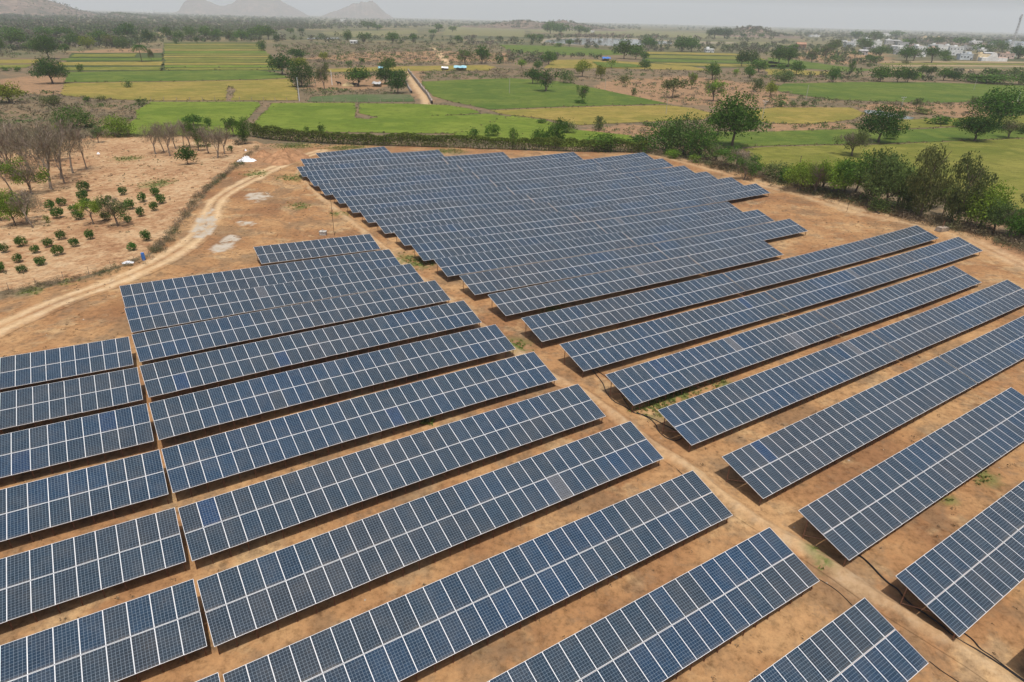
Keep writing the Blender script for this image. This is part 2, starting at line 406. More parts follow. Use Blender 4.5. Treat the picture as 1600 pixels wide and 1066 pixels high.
def zones(X, Y):
    jx = (fbm(X * .25, Y * .25, 3) - .47) * 5; jy = (fbm(X * .25, Y * .25, 9) - .47) * 5
    dd = np.hypot(X, Y); js = np.clip(dd / 150, .6, 6)
    Xj = X + jx * js; Yj = Y + jy * js
    w = (fbm(X * .5, Y * .5, 5) - .47)
    def band(P, half, ruts=True, soft=.7):
        d = polyline_d(X, Y, P) + w * 1.3
        v = np.clip((half + soft - d) / soft, 0, 1)
        if ruts:
            dr = polyline_d(X, Y, P)
            v *= 1 - .85 * np.clip(1.3 - dr / .40, 0, 1)
            v = np.maximum(v * .75, np.clip(1.35 - np.abs(dr - .85) / .38, 0, 1) * (half > 1.14))
        return v
    tr = np.maximum.reduce([band(TRACK_MAIN, .30, False, .35) * .45, band(TRACK_BEND, 1.15, True, .6), band(TRACK_EDGE, 1.2, True, 1.2) * .55, band(TRACK_FAR, 1.0, False, 1.2) * .8, band(TRACK_SCRUB, 1.8, False)])
    farm = inpoly(Xj, Yj, FARM); orch = inpoly(Xj, Yj, ORCH)
    scr = np.where(farm | orch, 0.0, 1.0)
    scr = np.where((Y < 60) & (np.abs(X) < 70), 0, scr)
    far = np.maximum(np.clip((dd - 520) / 450, 0, 1), inpoly(Xj, Yj, WOODL) * .9)
    bare = np.zeros(X.shape)
    for P in BARE: bare = np.maximum(bare, inpoly(Xj, Yj, P) * .6)
    pale = np.zeros(X.shape)
    for P in PALE: pale = np.maximum(pale, inpoly(X + jx * .3, Y + jy * .3, P) * 1.0)
    wd = np.zeros(X.shape)
    for (p, r) in WEED: wd = np.maximum(wd, np.clip(1.3 - np.hypot(X - p[0], Y - p[1]) / r, 0, 1))
    return np.stack([tr, scr, pale, far], -1), np.stack([bare, orch * .9, wd, np.ones(X.shape)], -1)

def set_zones(me):
    n = len(me.vertices); co = np.empty(n * 3, np.float32); me.vertices.foreach_get('co', co); co = co.reshape(-1, 3).astype(float)
    a, b = zones(co[:, 0], co[:, 1])
    for nm, v in (('zone', a), ('zone2', b)):
        at = me.attributes.new(nm, 'FLOAT_COLOR', 'POINT'); at.data.foreach_set('color', v.astype(np.float32).ravel())

def graded(a0, a1, step, outer, grow):
    mid = list(np.arange(a0, a1 + step, step)); hi = [mid[-1]]; s = step
    while hi[-1] < outer[1]: s *= grow; hi.append(hi[-1] + s)
    lo = [mid[0]]; s = step
    while lo[-1] > outer[0]: s *= grow; lo.append(lo[-1] - s)
    return np.array(lo[:0:-1] + mid + hi[1:])
gx = graded(-95, 95, .55, (-16000, 16000), 1.045)
gy = graded(12, 165, .55, (-800, 16500), 1.035)
XX, YY = np.meshgrid(gx, gy); ZZ = terrain(XX, YY)
ni, nj = len(gy), len(gx)
idx = np.arange(ni * nj).reshape(ni, nj)
F = np.stack([idx[:-1, :-1], idx[:-1, 1:], idx[1:, 1:], idx[1:, :-1]], -1).reshape(-1, 4)
gme = fast_mesh('ground', np.stack([XX, YY, ZZ], -1).reshape(-1, 3), F, True)
set_zones(gme)
ground = link('ground', gme, M['ground']); tag(ground, kind='structure')

def strip(name, P, half, lift=.012, ridge=0.0):
    P = np.array(P); t = np.gradient(P, axis=0); t /= np.linalg.norm(t, axis=1)[:, None]; nrm = np.stack([-t[:, 1], t[:, 0]], -1)
    # resample finely
    L = np.concatenate([[0], np.cumsum(np.linalg.norm(np.diff(P, axis=0), axis=1))]); q = np.arange(0, L[-1], .5)
    P2 = np.stack([np.interp(q, L, P[:, i]) for i in (0, 1)], -1); n2 = np.stack([np.interp(q, L, nrm[:, i]) for i in (0, 1)], -1)
    offs = np.linspace(-half, half, 9)
    V = P2[:, None] + n2[:, None] * offs[None, :, None]
    z = terrain(V[..., 0], V[..., 1]) + lift + ridge * np.clip(1 - np.abs(offs[None, :] + .25 * (fbm(q[:, None] * .3, q[:, None] * 0, 2) - .47)) / .7, 0, 1) * (.7 + fbm(q[:, None] * .8, offs[None] * 2, 6))
    V = np.concatenate([V, z[..., None]], -1); a, bb = V.shape[:2]
    ii = np.arange(a * bb).reshape(a, bb); F = np.stack([ii[:-1, :-1], ii[:-1, 1:], ii[1:, 1:], ii[1:, :-1]], -1).reshape(-1, 4)
    me = fast_mesh(name, V.reshape(-1, 3), F, True); set_zones(me)
    return tag(link(name, me, M['ground']), kind='structure')
strip('footpath', TRACK_MAIN, .9, .03, .30); strip('dirt_track', TRACK_BEND, 2.0, .03)

# ------------------------------------------------------------------ fields
def field_mat(name, a, b_, c, row=(0, 1), stripe=.35):
    m, nt, b = new_mat(name)
    pos = nd(nt, 'ShaderNodeNewGeometry').outputs['Position']
    n1 = noise(nt, pos, .035, 4, .55); n2 = noise(nt, pos, .35, 5, .65); n3 = noise(nt, pos, 2.2, 4, .7)
    cc = ramp(nt, n1, [(.35, a), (.5, b_), (.66, c)])
    cc = mixc(nt, math_(nt, 'MULTIPLY', sstep(nt, n2, .46, .60), .6), cc, tuple(x * .66 for x in b_))
    n0 = noise(nt, pos, .12, 4, .6); cc = mixc(nt, math_(nt, 'MULTIPLY', sstep(nt, n0, .5, .62), .6), cc, tuple(x * 1.12 for x in c))
    cc = mixc(nt, math_(nt, 'MULTIPLY', sstep(nt, n3, .5, .7), .5), cc, tuple(x * .55 for x in a))
    mp = nd(nt, 'ShaderNodeMapping'); nt.links.new(pos, mp.inputs[0]); mp.inputs['Rotation'].default_value = (0, 0, random.uniform(-.4, .4)); mp.inputs['Scale'].default_value = (.05, .9, 1)
    n4 = noise(nt, mp.outputs[0], 1.0, 3, .5)
    cc = mixc(nt, math_(nt, 'MULTIPLY', sstep(nt, n4, .45, .65), stripe), cc, tuple(x * .8 for x in a))
    nt.links.new(cc, b.inputs['Base Color']); b.inputs['Roughness'].default_value = .9; b.inputs['Specular IOR Level'].default_value = .15
    bp = nd(nt, 'ShaderNodeBump'); bp.inputs['Strength'].default_value = .6; bp.inputs['Distance'].default_value = .25
    nt.links.new(n3, bp.inputs['Height']); nt.links.new(bp.outputs[0], b.inputs['Normal'])
    return m
FM = {'bright': field_mat('bright paddy', (.095, .145, .014), (.125, .175, .018), (.155, .195, .026)),
      'green': field_mat('green paddy', (.062, .108, .014), (.090, .132, .018), (.125, .155, .026)),
      'yellow': field_mat('ripe paddy', (.17, .16, .030), (.235, .190, .040), (.285, .210, .055)),
      'olive': field_mat('olive paddy', (.11, .130, .018), (.155, .160, .026), (.205, .190, .040)),
      'tan': field_mat('stubble', (.26, .19, .11), (.34, .25, .14), (.29, .24, .11)),
      'bund': field_mat('weedy bunds', (.040, .062, .018), (.055, .078, .022), (.085, .095, .035)),
      'reeds': field_mat('reeds', (.06, .10, .03), (.09, .125, .045), (.13, .13, .07)),
      'dull': field_mat('dull far field', (.13, .14, .06), (.17, .165, .07), (.21, .18, .085))}
fieldedges = []
def field(px, kind, label='field', lift=.10, jitter=1.0):
    P = wpts(px) if not isinstance(px, np.ndarray) else px
    ctr = P.mean(0); D = np.linalg.norm(ctr)
    step = max(2.5, D / 90)
    Q = []
    for i in range(len(P)):
        a, c = P[i], P[(i + 1) % len(P)]; L = np.linalg.norm(c - a); k = max(1, int(L / step))
        for j in range(k):
            q = a + (c - a) * j / k
            Q.append(q + (rng.random(2) - .5) * step * .28 * jitter)
    Q = np.array(Q); fieldedges.append((Q, D))
    bm = bmesh.new(); vs = [bm.verts.new((x, y, 0)) for x, y in Q]
    try: f = bm.faces.new(vs)
    except ValueError: bm.free(); return
    bmesh.ops.triangulate(bm, faces=[f])
    if D < 330:
        for axis, (lo, hi) in enumerate(((Q[:, 0].min(), Q[:, 0].max()), (Q[:, 1].min(), Q[:, 1].max()))):
            for v in np.arange(lo, hi, 5.0):
                n = (1, 0, 0) if axis == 0 else (0, 1, 0); co = (v, 0, 0) if axis == 0 else (0, v, 0)
                bmesh.ops.bisect_plane(bm, geom=bm.verts[:] + bm.edges[:] + bm.faces[:], plane_co=co, plane_no=n)
    for v in bm.verts: v.co.z = float(terrain(v.co.x, v.co.y)) + lift
    bmesh.ops.recalc_face_normals(bm, faces=bm.faces)
    for f in bm.faces:
        if f.normal.z < 0: f.normal_flip()
    me = bpy.data.meshes.new('paddy_field'); bm.to_mesh(me); bm.free()
    o = link({'tan': 'stubble_field', 'reeds': 'reed_bed', 'bund': 'field_bunds'}.get(kind, 'paddy_field'), me, FM[kind]); tag(o, kind='structure')
    return o

# terraces far left
field([(256, 66.5), (330, 66), (403, 66.5), (420, 88), (445, 112), (400, 111.5), (252, 112)], 'bund', lift=.03)
field([(112, 83), (215, 82.5), (256, 83), (254, 111.5), (90, 112)], 'bund', lift=.03)
field([(1002, 80), (1152, 83), (1232, 101), (1232, 108), (1060, 104.5), (1004, 97)], 'bund', lift=.03)
ys = [67.2 + 43 * (i / 13) ** 1.25 for i in range(14)]
for i in range(13):
    y0, y1 = ys[i] + .5, ys[i + 1] - .75; xl = 257 + random.uniform(-1, 1); xr = 403 + (y0 - 67) * .95
    field([(xl, y0), ((xl + xr) / 2, y0 - .5), (xr, y0 - .2), (xr + 2, y1 - .2), ((xl + xr) / 2, y1), (xl, y1 + .2)], ('olive', 'yellow', 'olive', 'olive', 'yellow', 'bright')[i % 6])
for i, (xl, xr, y0, y1) in enumerate([(115, 213, 84, 89.2), (98, 255, 90.5, 94.8), (92, 255, 96.5, 102.6), (92, 252, 104.5, 110)]):
    field([(xl, y0 + 1), (xr, y0), (xr - 3, y1), (xl - 6, y1)], ('olive', 'green', 'yellow', 'olive')[i])
field([(-30, 94), (70, 93), (52, 99), (-30, 100)], 'yellow'); field([(-30, 102), (52, 101), (40, 106), (-30, 107)], 'olive')
field([(105, 113), (256, 111), (400, 110), (432, 114), (454, 122), (400, 124.5), (250, 127.5), (100, 129)], 'green')
field([(100, 130), (250, 128.5), (400, 125.5), (455, 123), (463, 140), (466, 157), (362, 157.5), (368, 140), (357, 134), (352, 157.5), (235, 157.5), (150, 155), (96, 149)], 'yellow')
field([(236, 159.5), (355, 159.5), (403, 159.5), (408, 164), (390, 183), (375, 196), (392, 212), (205, 212.5), (200, 196), (214, 184), (212, 174)], 'bright')
field([(424, 161.5), (555, 161), (556, 178), (553, 184), (575, 187), (590, 184), (560, 177), (562, 162), (640, 162.5), (700, 165), (738, 171), (750, 177), (680, 182), (760, 178), (800, 183), (850, 190), (868, 204), (850, 211), (600, 208), (400, 205), (398, 190), (418, 172)], 'bright')
field([(800, 181), (850, 188), (905, 204), (985, 212), (1000, 224), (880, 230), (800, 222), (700, 214)], 'bright', lift=.13)
field([(658, 128), (720, 125), (800, 122.5), (870, 127), (930, 138), (1000, 153), (1045, 162.5), (960, 165), (880, 167), (800, 170), (765, 171.5), (735, 165), (700, 158), (675, 150), (664, 137)], 'green')
field([(800, 172), (880, 168.5), (1040, 164.5), (1080, 169), (1115, 178), (1100, 187), (985, 192), (905, 196), (850, 186), (780, 178), (765, 173)], 'yellow')
field([(1165, 174), (1210, 168.5), (1330, 168.5), (1352, 178), (1332, 187.5), (1270, 194), (1200, 193), (1180, 188)], 'yellow')
field([(1112, 206), (1200, 206), (1330, 202), (1400, 204), (1500, 199), (1640, 204), (1640, 214), (1480, 221), (1400, 224), (1200, 228), (1125, 232)], 'green')
field([(1160, 233), (1200, 230), (1400, 225.5), (1480, 222), (1640, 215), (1800, 216), (1850, 380), (1640, 362), (1560, 340), (1440, 300), (1300, 272), (1190, 262)], 'olive')
field([(1225, 131), (1330, 128.5), (1450, 129), (1640, 135), (1640, 159), (1560, 158), (1480, 161), (1400, 159.5), (1300, 156), (1225, 145), (1205, 139)], 'green')
field([(1390, 189), (1450, 186), (1600, 181), (1640, 182), (1640, 196), (1500, 197), (1400, 202), (1385, 196)], 'olive')
field([(780, 70), (870, 72), (960, 79), (975, 86), (900, 87), (800, 82)], 'green')
field([(865, 94), (920, 93), (1000, 98), (1080, 104), (1115, 111), (960, 107), (848, 107)], 'yellow'); field([(925, 97), (990, 101), (1010, 106), (940, 106)], 'green', lift=.4)
for i, (a, b2) in enumerate([((1010, 81, 1150, 84), (1012, 85, 1170, 88)), ((1005, 86, 1180, 89), (1010, 91, 1200, 95)), ((1005, 92, 1205, 96), (1015, 97, 1230, 101)), ((1020, 98, 1240, 102), (1060, 103, 1230, 107))]):
    field([(a[0], a[1]), (a[2], a[3]), (b2[2], b2[3] - .7), (b2[0], b2[1] - .7)], ('yellow', 'olive', 'green', 'yellow')[i])
field([(490, 109), (620, 104), (760, 102), (774, 105), (763, 110.5), (620, 111.5), (500, 113)], 'yellow')
field([(485, 152), (540, 148), (640, 148), (650, 159), (560, 160), (480, 159.5)], 'reeds')
field([(500, 50), (650, 46.5), (655, 52), (560, 59), (515, 55)], 'dull'); field([(700, 42.5), (820, 42.5), (820, 58), (690, 55)], 'dull')
field([(820, 44), (960, 46), (1100, 52), (1250, 56), (1250, 60), (1100, 60), (960, 56), (830, 50)], 'dull'); field([(1000, 62), (1200, 66), (1240, 72), (1040, 68)], 'dull')
field([(1200, 90), (1230, 92), (1300, 102), (1372, 110), (1330, 112.5), (1270, 108), (1200, 106)], 'green')
field([(1195, 108), (1240, 109), (1300, 113), (1292, 118), (1200, 117)], 'yellow')
for i in range(5):
    y = 96 + i * 3.1
    field([(1375 - i * 3, y), (1480, y - .5), (1640, y + 1.2), (1640, y + 3.2), (1500, y + 2.0), (1380, y + 2.1)], ('tan', 'olive', 'tan', 'dull', 'tan')[i])
field([(218, 51), (256, 51), (258, 56), (222, 56)], 'tan'); field([(160, 49), (215, 49), (215, 52), (165, 52)], 'dull')

# water
def sheet(name, px, mat, lift):
    P = wpts(px); me = bpy.data.meshes.new(name); me.from_pydata([(x, y, float(terrain(x, y)) + lift) for x, y in P], [], [tuple(range(len(P)))]); me.update()
    if me.polygons[0].normal.z < 0: me.flip_normals()
    return tag(link(name, me, mat), kind='structure')
sheet('reservoir', [(855, 63), (900, 60.5), (960, 60.5), (1010, 63), (1050, 66), (1050, 69), (1010, 71), (960, 72.5), (900, 70), (850, 66.5)], M['water'], .5)
sheet('reservoir', [(480, 60.2), (530, 59.5), (530, 61.2), (480, 61.8)], M['water'], .5)
sheet('pond', [(1350, 172), (1375, 173), (1400, 179), (1430, 184), (1425, 187), (1405, 186), (1375, 181), (1352, 177)], M['water'], .08)
bank = plain('sandy bank', (.24, .20, .135), .95, 0, .15, .05)
sheet('bank', [(850, 61), (900, 58.6), (960, 59), (1010, 61), (1060, 64.5), (1150, 66.5), (1150, 68), (1060, 69.5), (1010, 72), (960, 73.5), (900, 71.5), (845, 68)], bank, .25)
# ------------------------------------------------------------------ hills
def hillmat():
    m, nt, b = new_mat('hillside'); pos = nd(nt, 'ShaderNodeNewGeometry').outputs['Position']
    n = noise(nt, pos, .012, 8, .7); n2 = noise(nt, pos, .05, 5, .7)
    c = ramp(nt, math_(nt, 'ADD', math_(nt, 'MULTIPLY', n, .5), math_(nt, 'MULTIPLY', n2, .5)), [(.38, (.07, .075, .05)), (.5, (.14, .11, .085)), (.58, (.24, .17, .13)), (.68, (.36, .29, .24))])
    nt.links.new(c, b.inputs['Base Color']); b.inputs['Roughness'].default_value = 1; b.inputs['Specular IOR Level'].default_value = 0
    return m
M['hill'] = hillmat()
def hill(outline, D, depth, rough=.12, seed=0, trees=0):
    # outline: ridge line (px, py) at distance D; the mound is depth metres deep on both sides
    hor = lambda x: 25 + (x - 620) * .0243
    xs = np.array([p[0] for p in outline], float); hs = np.array([max(0, (hor(p[0]) - p[1])) * D / FOC * .98 + 3 for p in outline])
    # world x at distance D
    W = np.array([ray(x, hor(x) + 3) for x in xs]); W = W[:, :2] / np.linalg.norm(W[:, :2], axis=1)[:, None] * D
    nu, nv = 150, 40
    u = np.linspace(0, 1, nu); k = np.linspace(0, 1, len(xs))
    wx = np.interp(u, k, W[:, 0]); wy = np.interp(u, k, W[:, 1]); h = np.interp(u, k, hs)
    kk = np.ones(5) / 5; h = np.convolve(np.pad(h, 2, mode='edge'), kk, 'valid') * (1 + .22 * (fbm(u * 22, u * 0, seed + 40, 4) - .47))
    v = np.linspace(-1, 1, nv)
    rad = np.stack([wx, wy], -1) / D
    P = np.stack([wx, wy], -1)[None] + rad[None] * (v[:, None, None] * depth)
    prof = np.clip(1 - v**2, 0, 1) ** 1.3
    n = fbm(P[..., 0] / (depth * .25), P[..., 1] / (depth * .25), seed, 6)
    Z = h[None] * prof[:, None] * (1 + rough * 4 * (n - .47) * (1 - prof[:, None] * .3)) + h[None] * prof[:, None] ** .5 * rough * (fbm(P[..., 0] / 60, P[..., 1] / 60, seed + 5, 4) - .47)
    Z -= 3
    V = np.concatenate([P, Z[..., None]], -1)
    ii = np.arange(nu * nv).reshape(nv, nu); F = np.stack([ii[:-1, :-1], ii[:-1, 1:], ii[1:, 1:], ii[1:, :-1]], -1).reshape(-1, 4)
    o = link('hill', fast_mesh('hill', V.reshape(-1, 3), F, True), M['hill']); tag(o, kind='structure')
    return V
H = []
H.append(hill([(268, 22), (280, 14), (290, 4), (305, 0), (318, -1), (332, 5), (348, 9), (362, 7), (378, 0), (395, -4), (415, -3), (432, -1), (448, 5), (465, 13), (484, 22)], 8800, 1000, .12, 1))
H.append(hill([(498, 24), (512, 18), (530, 13), (548, 8), (566, 5), (583, 3), (592, 9), (600, 16), (615, 24)], 8300, 800, .12, 2))
H.append(hill([(-200, -40), (-60, -30), (20, -14), (60, -8), (95, 0), (120, 7), (150, 12), (175, 14)], 3800, 700, .08, 3))
H.append(hill([(155, 13), (180, 9.5), (200, 11), (225, 14), (255, 15), (280, 17)], 3300, 250, .10, 4))
H.append(hill([(720, 27), (760, 25), (800, 22), (815, 20), (845, 23), (877, 20.5), (900, 25), (925, 28), (955, 32), (985, 34)], 2600, 350, .14, 5))
H.append(hill([(1120, 38), (1140, 34), (1155, 30), (1170, 28), (1185, 29.5), (1205, 35), (1230, 37.5), (1260, 40)], 2100, 250, .14, 6))
H.append(hill([(1400, 44), (1440, 43), (1465, 41), (1485, 41), (1510, 43), (1560, 44.5), (1640, 45), (1700, 47)], 1900, 200, .14, 7))

# ------------------------------------------------------------------ vegetation meshes
def leaf_quads(C, size, rs=None, flat=0.0):
    n = len(C); r = rs or rng
    a = r.normal(size=(n, 3)); a[:, 2] *= (1 - flat); a /= np.linalg.norm(a, axis=1)[:, None] + 1e-9
    b = r.normal(size=(n, 3)); b -= (b * a).sum(1)[:, None] * a; b /= np.linalg.norm(b, axis=1)[:, None] + 1e-9
    s = size * (r.random((n, 1)) * .8 + .6)
    k = .55
    V = np.stack([C - a * s, C - b * s * k, C + a * s, C + b * s * k], 1).reshape(-1, 3)
    F = np.arange(4 * n).reshape(-1, 4)
    return V, F
def crown_points(n, blobs, shell=.75):
    bl = np.array(blobs, float); w = bl[:, 3] * bl[:, 4] * bl[:, 5]; w = w ** .75; w /= w.sum()
    k = rng.choice(len(bl), n, p=w); B = bl[k]
    d = rng.normal(size=(n, 3)); d /= np.linalg.norm(d, axis=1)[:, None]
    rr = (shell + (1 - shell) * rng.random(n) ** .5); rr = np.where(rng.random(n) < .25, rng.random(n) ** .5, rr)
    rr = rr * (1 + rng.normal(size=n) * .06)
    P = B[:, :3] + d * rr[:, None] * B[:, 3:6]
    return P
def make_crown(shape, n, size):
    # unit tree: 1 high, 1 wide
    bl = []
    if shape == 'round':
        for i in range(13):
            a = rng.random() * 6.28; r = .30 * rng.random() ** .5; z = .50 + .26 * (rng.random() * 1.2 - .4)
            bl.append((r * math.cos(a), r * math.sin(a), z, .19, .19, .15))
        bl.append((0, 0, .62, .30, .30, .28))
        for i in range(6):
            a = i * 1.05 + rng.random() * .5; bl.append((.33 * math.cos(a), .33 * math.sin(a), .42 + .12 * rng.random(), .16, .16, .12))
    elif shape == 'bush':
        for i in range(12):
            a = rng.random() * 6.28; r = .33 * rng.random() ** .5; bl.append((r * math.cos(a), r * math.sin(a), .30 + .3 * rng.random() * (1 - r), .20, .20, .24))
        bl.append((0, 0, .42, .36, .36, .40))
    elif shape == 'tall':
        for i in range(15):
            z = .22 + .70 * i / 14; w = .34 * math.sin(math.pi * min(1, ((z - .08) / .92)) ** 1.7) + .05; a = rng.random() * 6.28
            bl.append((w * .8 * math.cos(a), w * .8 * math.sin(a), z, .20 + w * .2, .20 + w * .2, .11))
    elif shape == 'sparse':
        for i in range(11):
            a = rng.random() * 6.28; r = .36 * rng.random() ** .5; bl.append((r * math.cos(a), r * math.sin(a), .48 + .4 * rng.random(), .11, .11, .09))
    elif shape == 'acacia':
        for i in range(14):
            a = rng.random() * 6.28; r = .36 * rng.random() ** .5; bl.append((r * math.cos(a), r * math.sin(a), .70 + .16 * rng.random() - r * .25, .15, .15, .09))
    C = crown_points(n // 5, bl)
    C = np.repeat(C, 5, 0) + rng.normal(size=(len(C) * 5, 3)) * size * 1.3
    C[:, 2] = np.maximum(C[:, 2], .02)
    lo = {'round': .26, 'bush': .0, 'tall': .12, 'sparse': .30, 'acacia': .42}[shape]
    q = np.percentile(C, [2, 98], axis=0); C[:, 0] = (C[:, 0] - (q[0, 0] + q[1, 0]) / 2) / (q[1, 0] - q[0, 0]); C[:, 1] = (C[:, 1] - (q[0, 1] + q[1, 1]) / 2) / (q[1, 1] - q[0, 1])
    z0, z1 = np.percentile(C[:, 2], [1, 99.5]); C[:, 2] = lo + (C[:, 2] - z0) / (z1 - z0) * (1 - lo); C[:, 2] = np.maximum(C[:, 2], .02)
    V, F = leaf_quads(C, size)
    return fast_mesh('crown', V, F)
def make_trunk(shape, r=.028, limbs=7):
    mb = MB(); top = {'round': .45, 'bush': .2, 'tall': .75, 'sparse': .5, 'acacia': .5}[shape]
    k = .02
    mb.tube([(0, 0, -.03), (k, .01, top * .3), (-k, k, top * .65), (0, 0, top)], [r * 1.4, r, r * .85, r * .6], 6)
    for i in range(limbs):
        a = i * 6.28 / limbs + random.random(); z0 = top * random.uniform(.45, .98); L = random.uniform(.22, .36)
        mb.tube([(0, 0, z0), (L * .5 * math.cos(a), L * .5 * math.sin(a), z0 + .10), (L * math.cos(a), L * math.sin(a), z0 + random.uniform(.16, .3))], [r * .5, r * .35, r * .15], 4)
    return mb.mesh('trunk', M['bark'])
def make_bare(seed, spread=.5, levels=4, twig=.0035):
    rs = random.Random(seed); mb = MB()
    def grow(p, d, L, r, lv):
        n = 3; P = [p]; q = Vector(p); dd = Vector(d)
        for i in range(n):
            dd = (dd + Vector((rs.gauss(0, .12), rs.gauss(0, .12), rs.gauss(.05, .08)))).normalized(); q = q + dd * L / n; P.append(q.copy())
        mb.tube(P, [r * (1 - .5 * i / n) for i in range(n + 1)], 5 if lv < 2 else 3, 0, False)
        if lv >= levels: return
        for i in range(rs.choice((3, 4)) if lv < levels - 1 else 5):
            t = rs.uniform(.35, 1); bp = P[0].lerp(P[-1], t) if i else P[-1]
            a = rs.random() * 6.28; tilt = rs.uniform(.25, .75) * spread * 1.5
            o = dd.cross(Vector((math.cos(a), math.sin(a), .3))).normalized()
            nd_ = (dd * math.cos(tilt) + o * math.sin(tilt)); nd_.z += .15; nd_.normalize()
            grow(bp, nd_, L * rs.uniform(.5, .75), max(twig, r * .5), lv + 1)
    grow(Vector((0, 0, -.02)), Vector((rs.gauss(0, .1), rs.gauss(0, .1), 1)).normalized(), .42, .018, 0)
    V = np.array(mb.v); sc = 1.0 / V[:, 2].max(); wx = np.percentile(np.hypot(V[:, 0], V[:, 1]), 96) * 2; mb.v = [(v[0] / wx, v[1] / wx, v[2] * sc) for v in V]
    return mb.mesh('branches', M['drybark'])
def make_palm():
    mb = MB()
    for i in range(22):
        a = i * .285 * 1.0 + rng.random() * .2; up = rng.uniform(-.1, .5); L = .33
        for s in np.linspace(.1, 1, 9):
            x = L * s; z = .8 + up * .25 * s - .28 * s * s * (1 - up * .4)
            c, d = math.cos(a), math.sin(a); w = .10 * (1 - s * .45)
            for side in (-1, 1):
                p = Vector((x * c, x * d, z)); e = p + Vector((-d * side * w + c * .03, c * side * w + d * .03, -.05)); q = p + Vector((c * .05, d * .05, -.01))
                mb.add([p, e, q], [(0, 1, 2)])
    cr = mb.mesh('crown', M['leaf'])
    t = MB(); t.tube([(0, 0, -.03), (.01, 0, .3), (.02, .01, .6), (0, 0, .81)], [.022, .016, .014, .014], 6)
    return t.mesh('trunk', M['bark']), cr

PROTO = {}
for shp, nn, cnt in (('round', 3, (5600, 1600, 380)), ('bush', 2, (4600, 1400, 320)), ('tall', 2, (5000, 1500, 320)), ('sparse', 2, (2400, 900, 200)), ('acacia', 2, (3200, 1100, 260))):
    for lod in range(3):
        sz = {0: .023, 1: .040, 2: .075}[lod]
        PROTO[shp, lod] = []
        for k in range(nn):
            cr = make_crown(shp, cnt[lod], sz); cr.materials.append(M['leaf'])
            PROTO[shp, lod].append((make_trunk(shp), cr))
BARE_P = [make_bare(s, .5 + .1 * (s % 3)) for s in range(5)]
PALM_P = make_palm()
def make_twigs(seed):
    bl = [(.3 * math.cos(a), .3 * math.sin(a), .5 + .28 * rng.random(), .2, .2, .2) for a in rng.random(9) * 6.28] + [(0, 0, .68, .3, .3, .3)]
    C = crown_points(1700, bl, .5); n = len(C); d = C - np.array([0, 0, .2]); d /= np.linalg.norm(d, axis=1)[:, None]; d += rng.normal(size=(n, 3)) * .45; d /= np.linalg.norm(d, axis=1)[:, None]
    b = np.cross(d, rng.normal(size=(n, 3))); b /= np.linalg.norm(b, axis=1)[:, None]; L = rng.uniform(.02, .055, (n, 1)); w = .0032
    V = np.stack([C - d * L, C - b * w, C + d * L, C + b * w], 1).reshape(-1, 3); me = fast_mesh('twigs', V, np.arange(4 * n).reshape(-1, 4)); me.materials.append(M['leaf']); return me
TWIG_P = [make_twigs(k) for k in range(3)]

COL = {'dark': (.042, .095, .018), 'mid': (.072, .145, .024), 'light': (.155, .245, .032), 'yellow': (.19, .22, .030), 'grey': (.10, .155, .045), 'dull': (.13, .155, .052), 'brown': (.18, .145, .095)}
CW = {'dark': 'dark green', 'mid': 'green', 'light': 'light green', 'yellow': 'yellow green', 'grey': 'grey green', 'dull': 'dull olive', 'brown': 'brownish'}
SW = {'round': 'round crowned tree', 'bush': 'leafy bush', 'tall': 'tall narrow tree', 'sparse': 'thinly leaved tree', 'acacia': 'flat topped tree', 'bare': 'leafless tree', 'palm': 'coconut palm'}
pending = []      # (object, descriptor, region, px) for the labels
def region(px, py):
    if py > 330 and px < 260: return 'in the sandy orchard'
    if px < 260 and py > 228: return 'in the bare left grove'
    if 210 < px < 400 and 214 <= py <= 262: return 'at the back of the sandy orchard'
    if px < 400 and py > 176: return 'below the left end of the bright paddy'
    if px > 1180 and py > 255: return 'along the right boundary'
    if 390 < px < 1260 and py > 203: return 'along the hedge behind the tables'
    if px > 1180 and py > 160: return 'among the right paddies'
    if px > 1180 and py > 111: return 'by the wide green field'
    if px > 1180 and py > 84: return 'in front of the village'
    if px > 1180: return 'among the village houses'
    if px < 300 and py > 105: return 'around the left yellow paddy'
    if px < 300: return 'beside the left scrub woodland'
    if px < 480 and py > 84: return 'right of the striped terraces'
    if px < 660 and py > 98: return 'around the farmyard with cattle'
    if px < 800 and py > 96: return 'near the tarpaulin sheds'
    if px < 1190 and py > 114: return 'on the central waste ground'
    if px < 1190 and py > 84: return 'about the blue tarpaulin hut'
    if px < 800: return 'on the far scrub plain'
    return 'around the far reservoir'
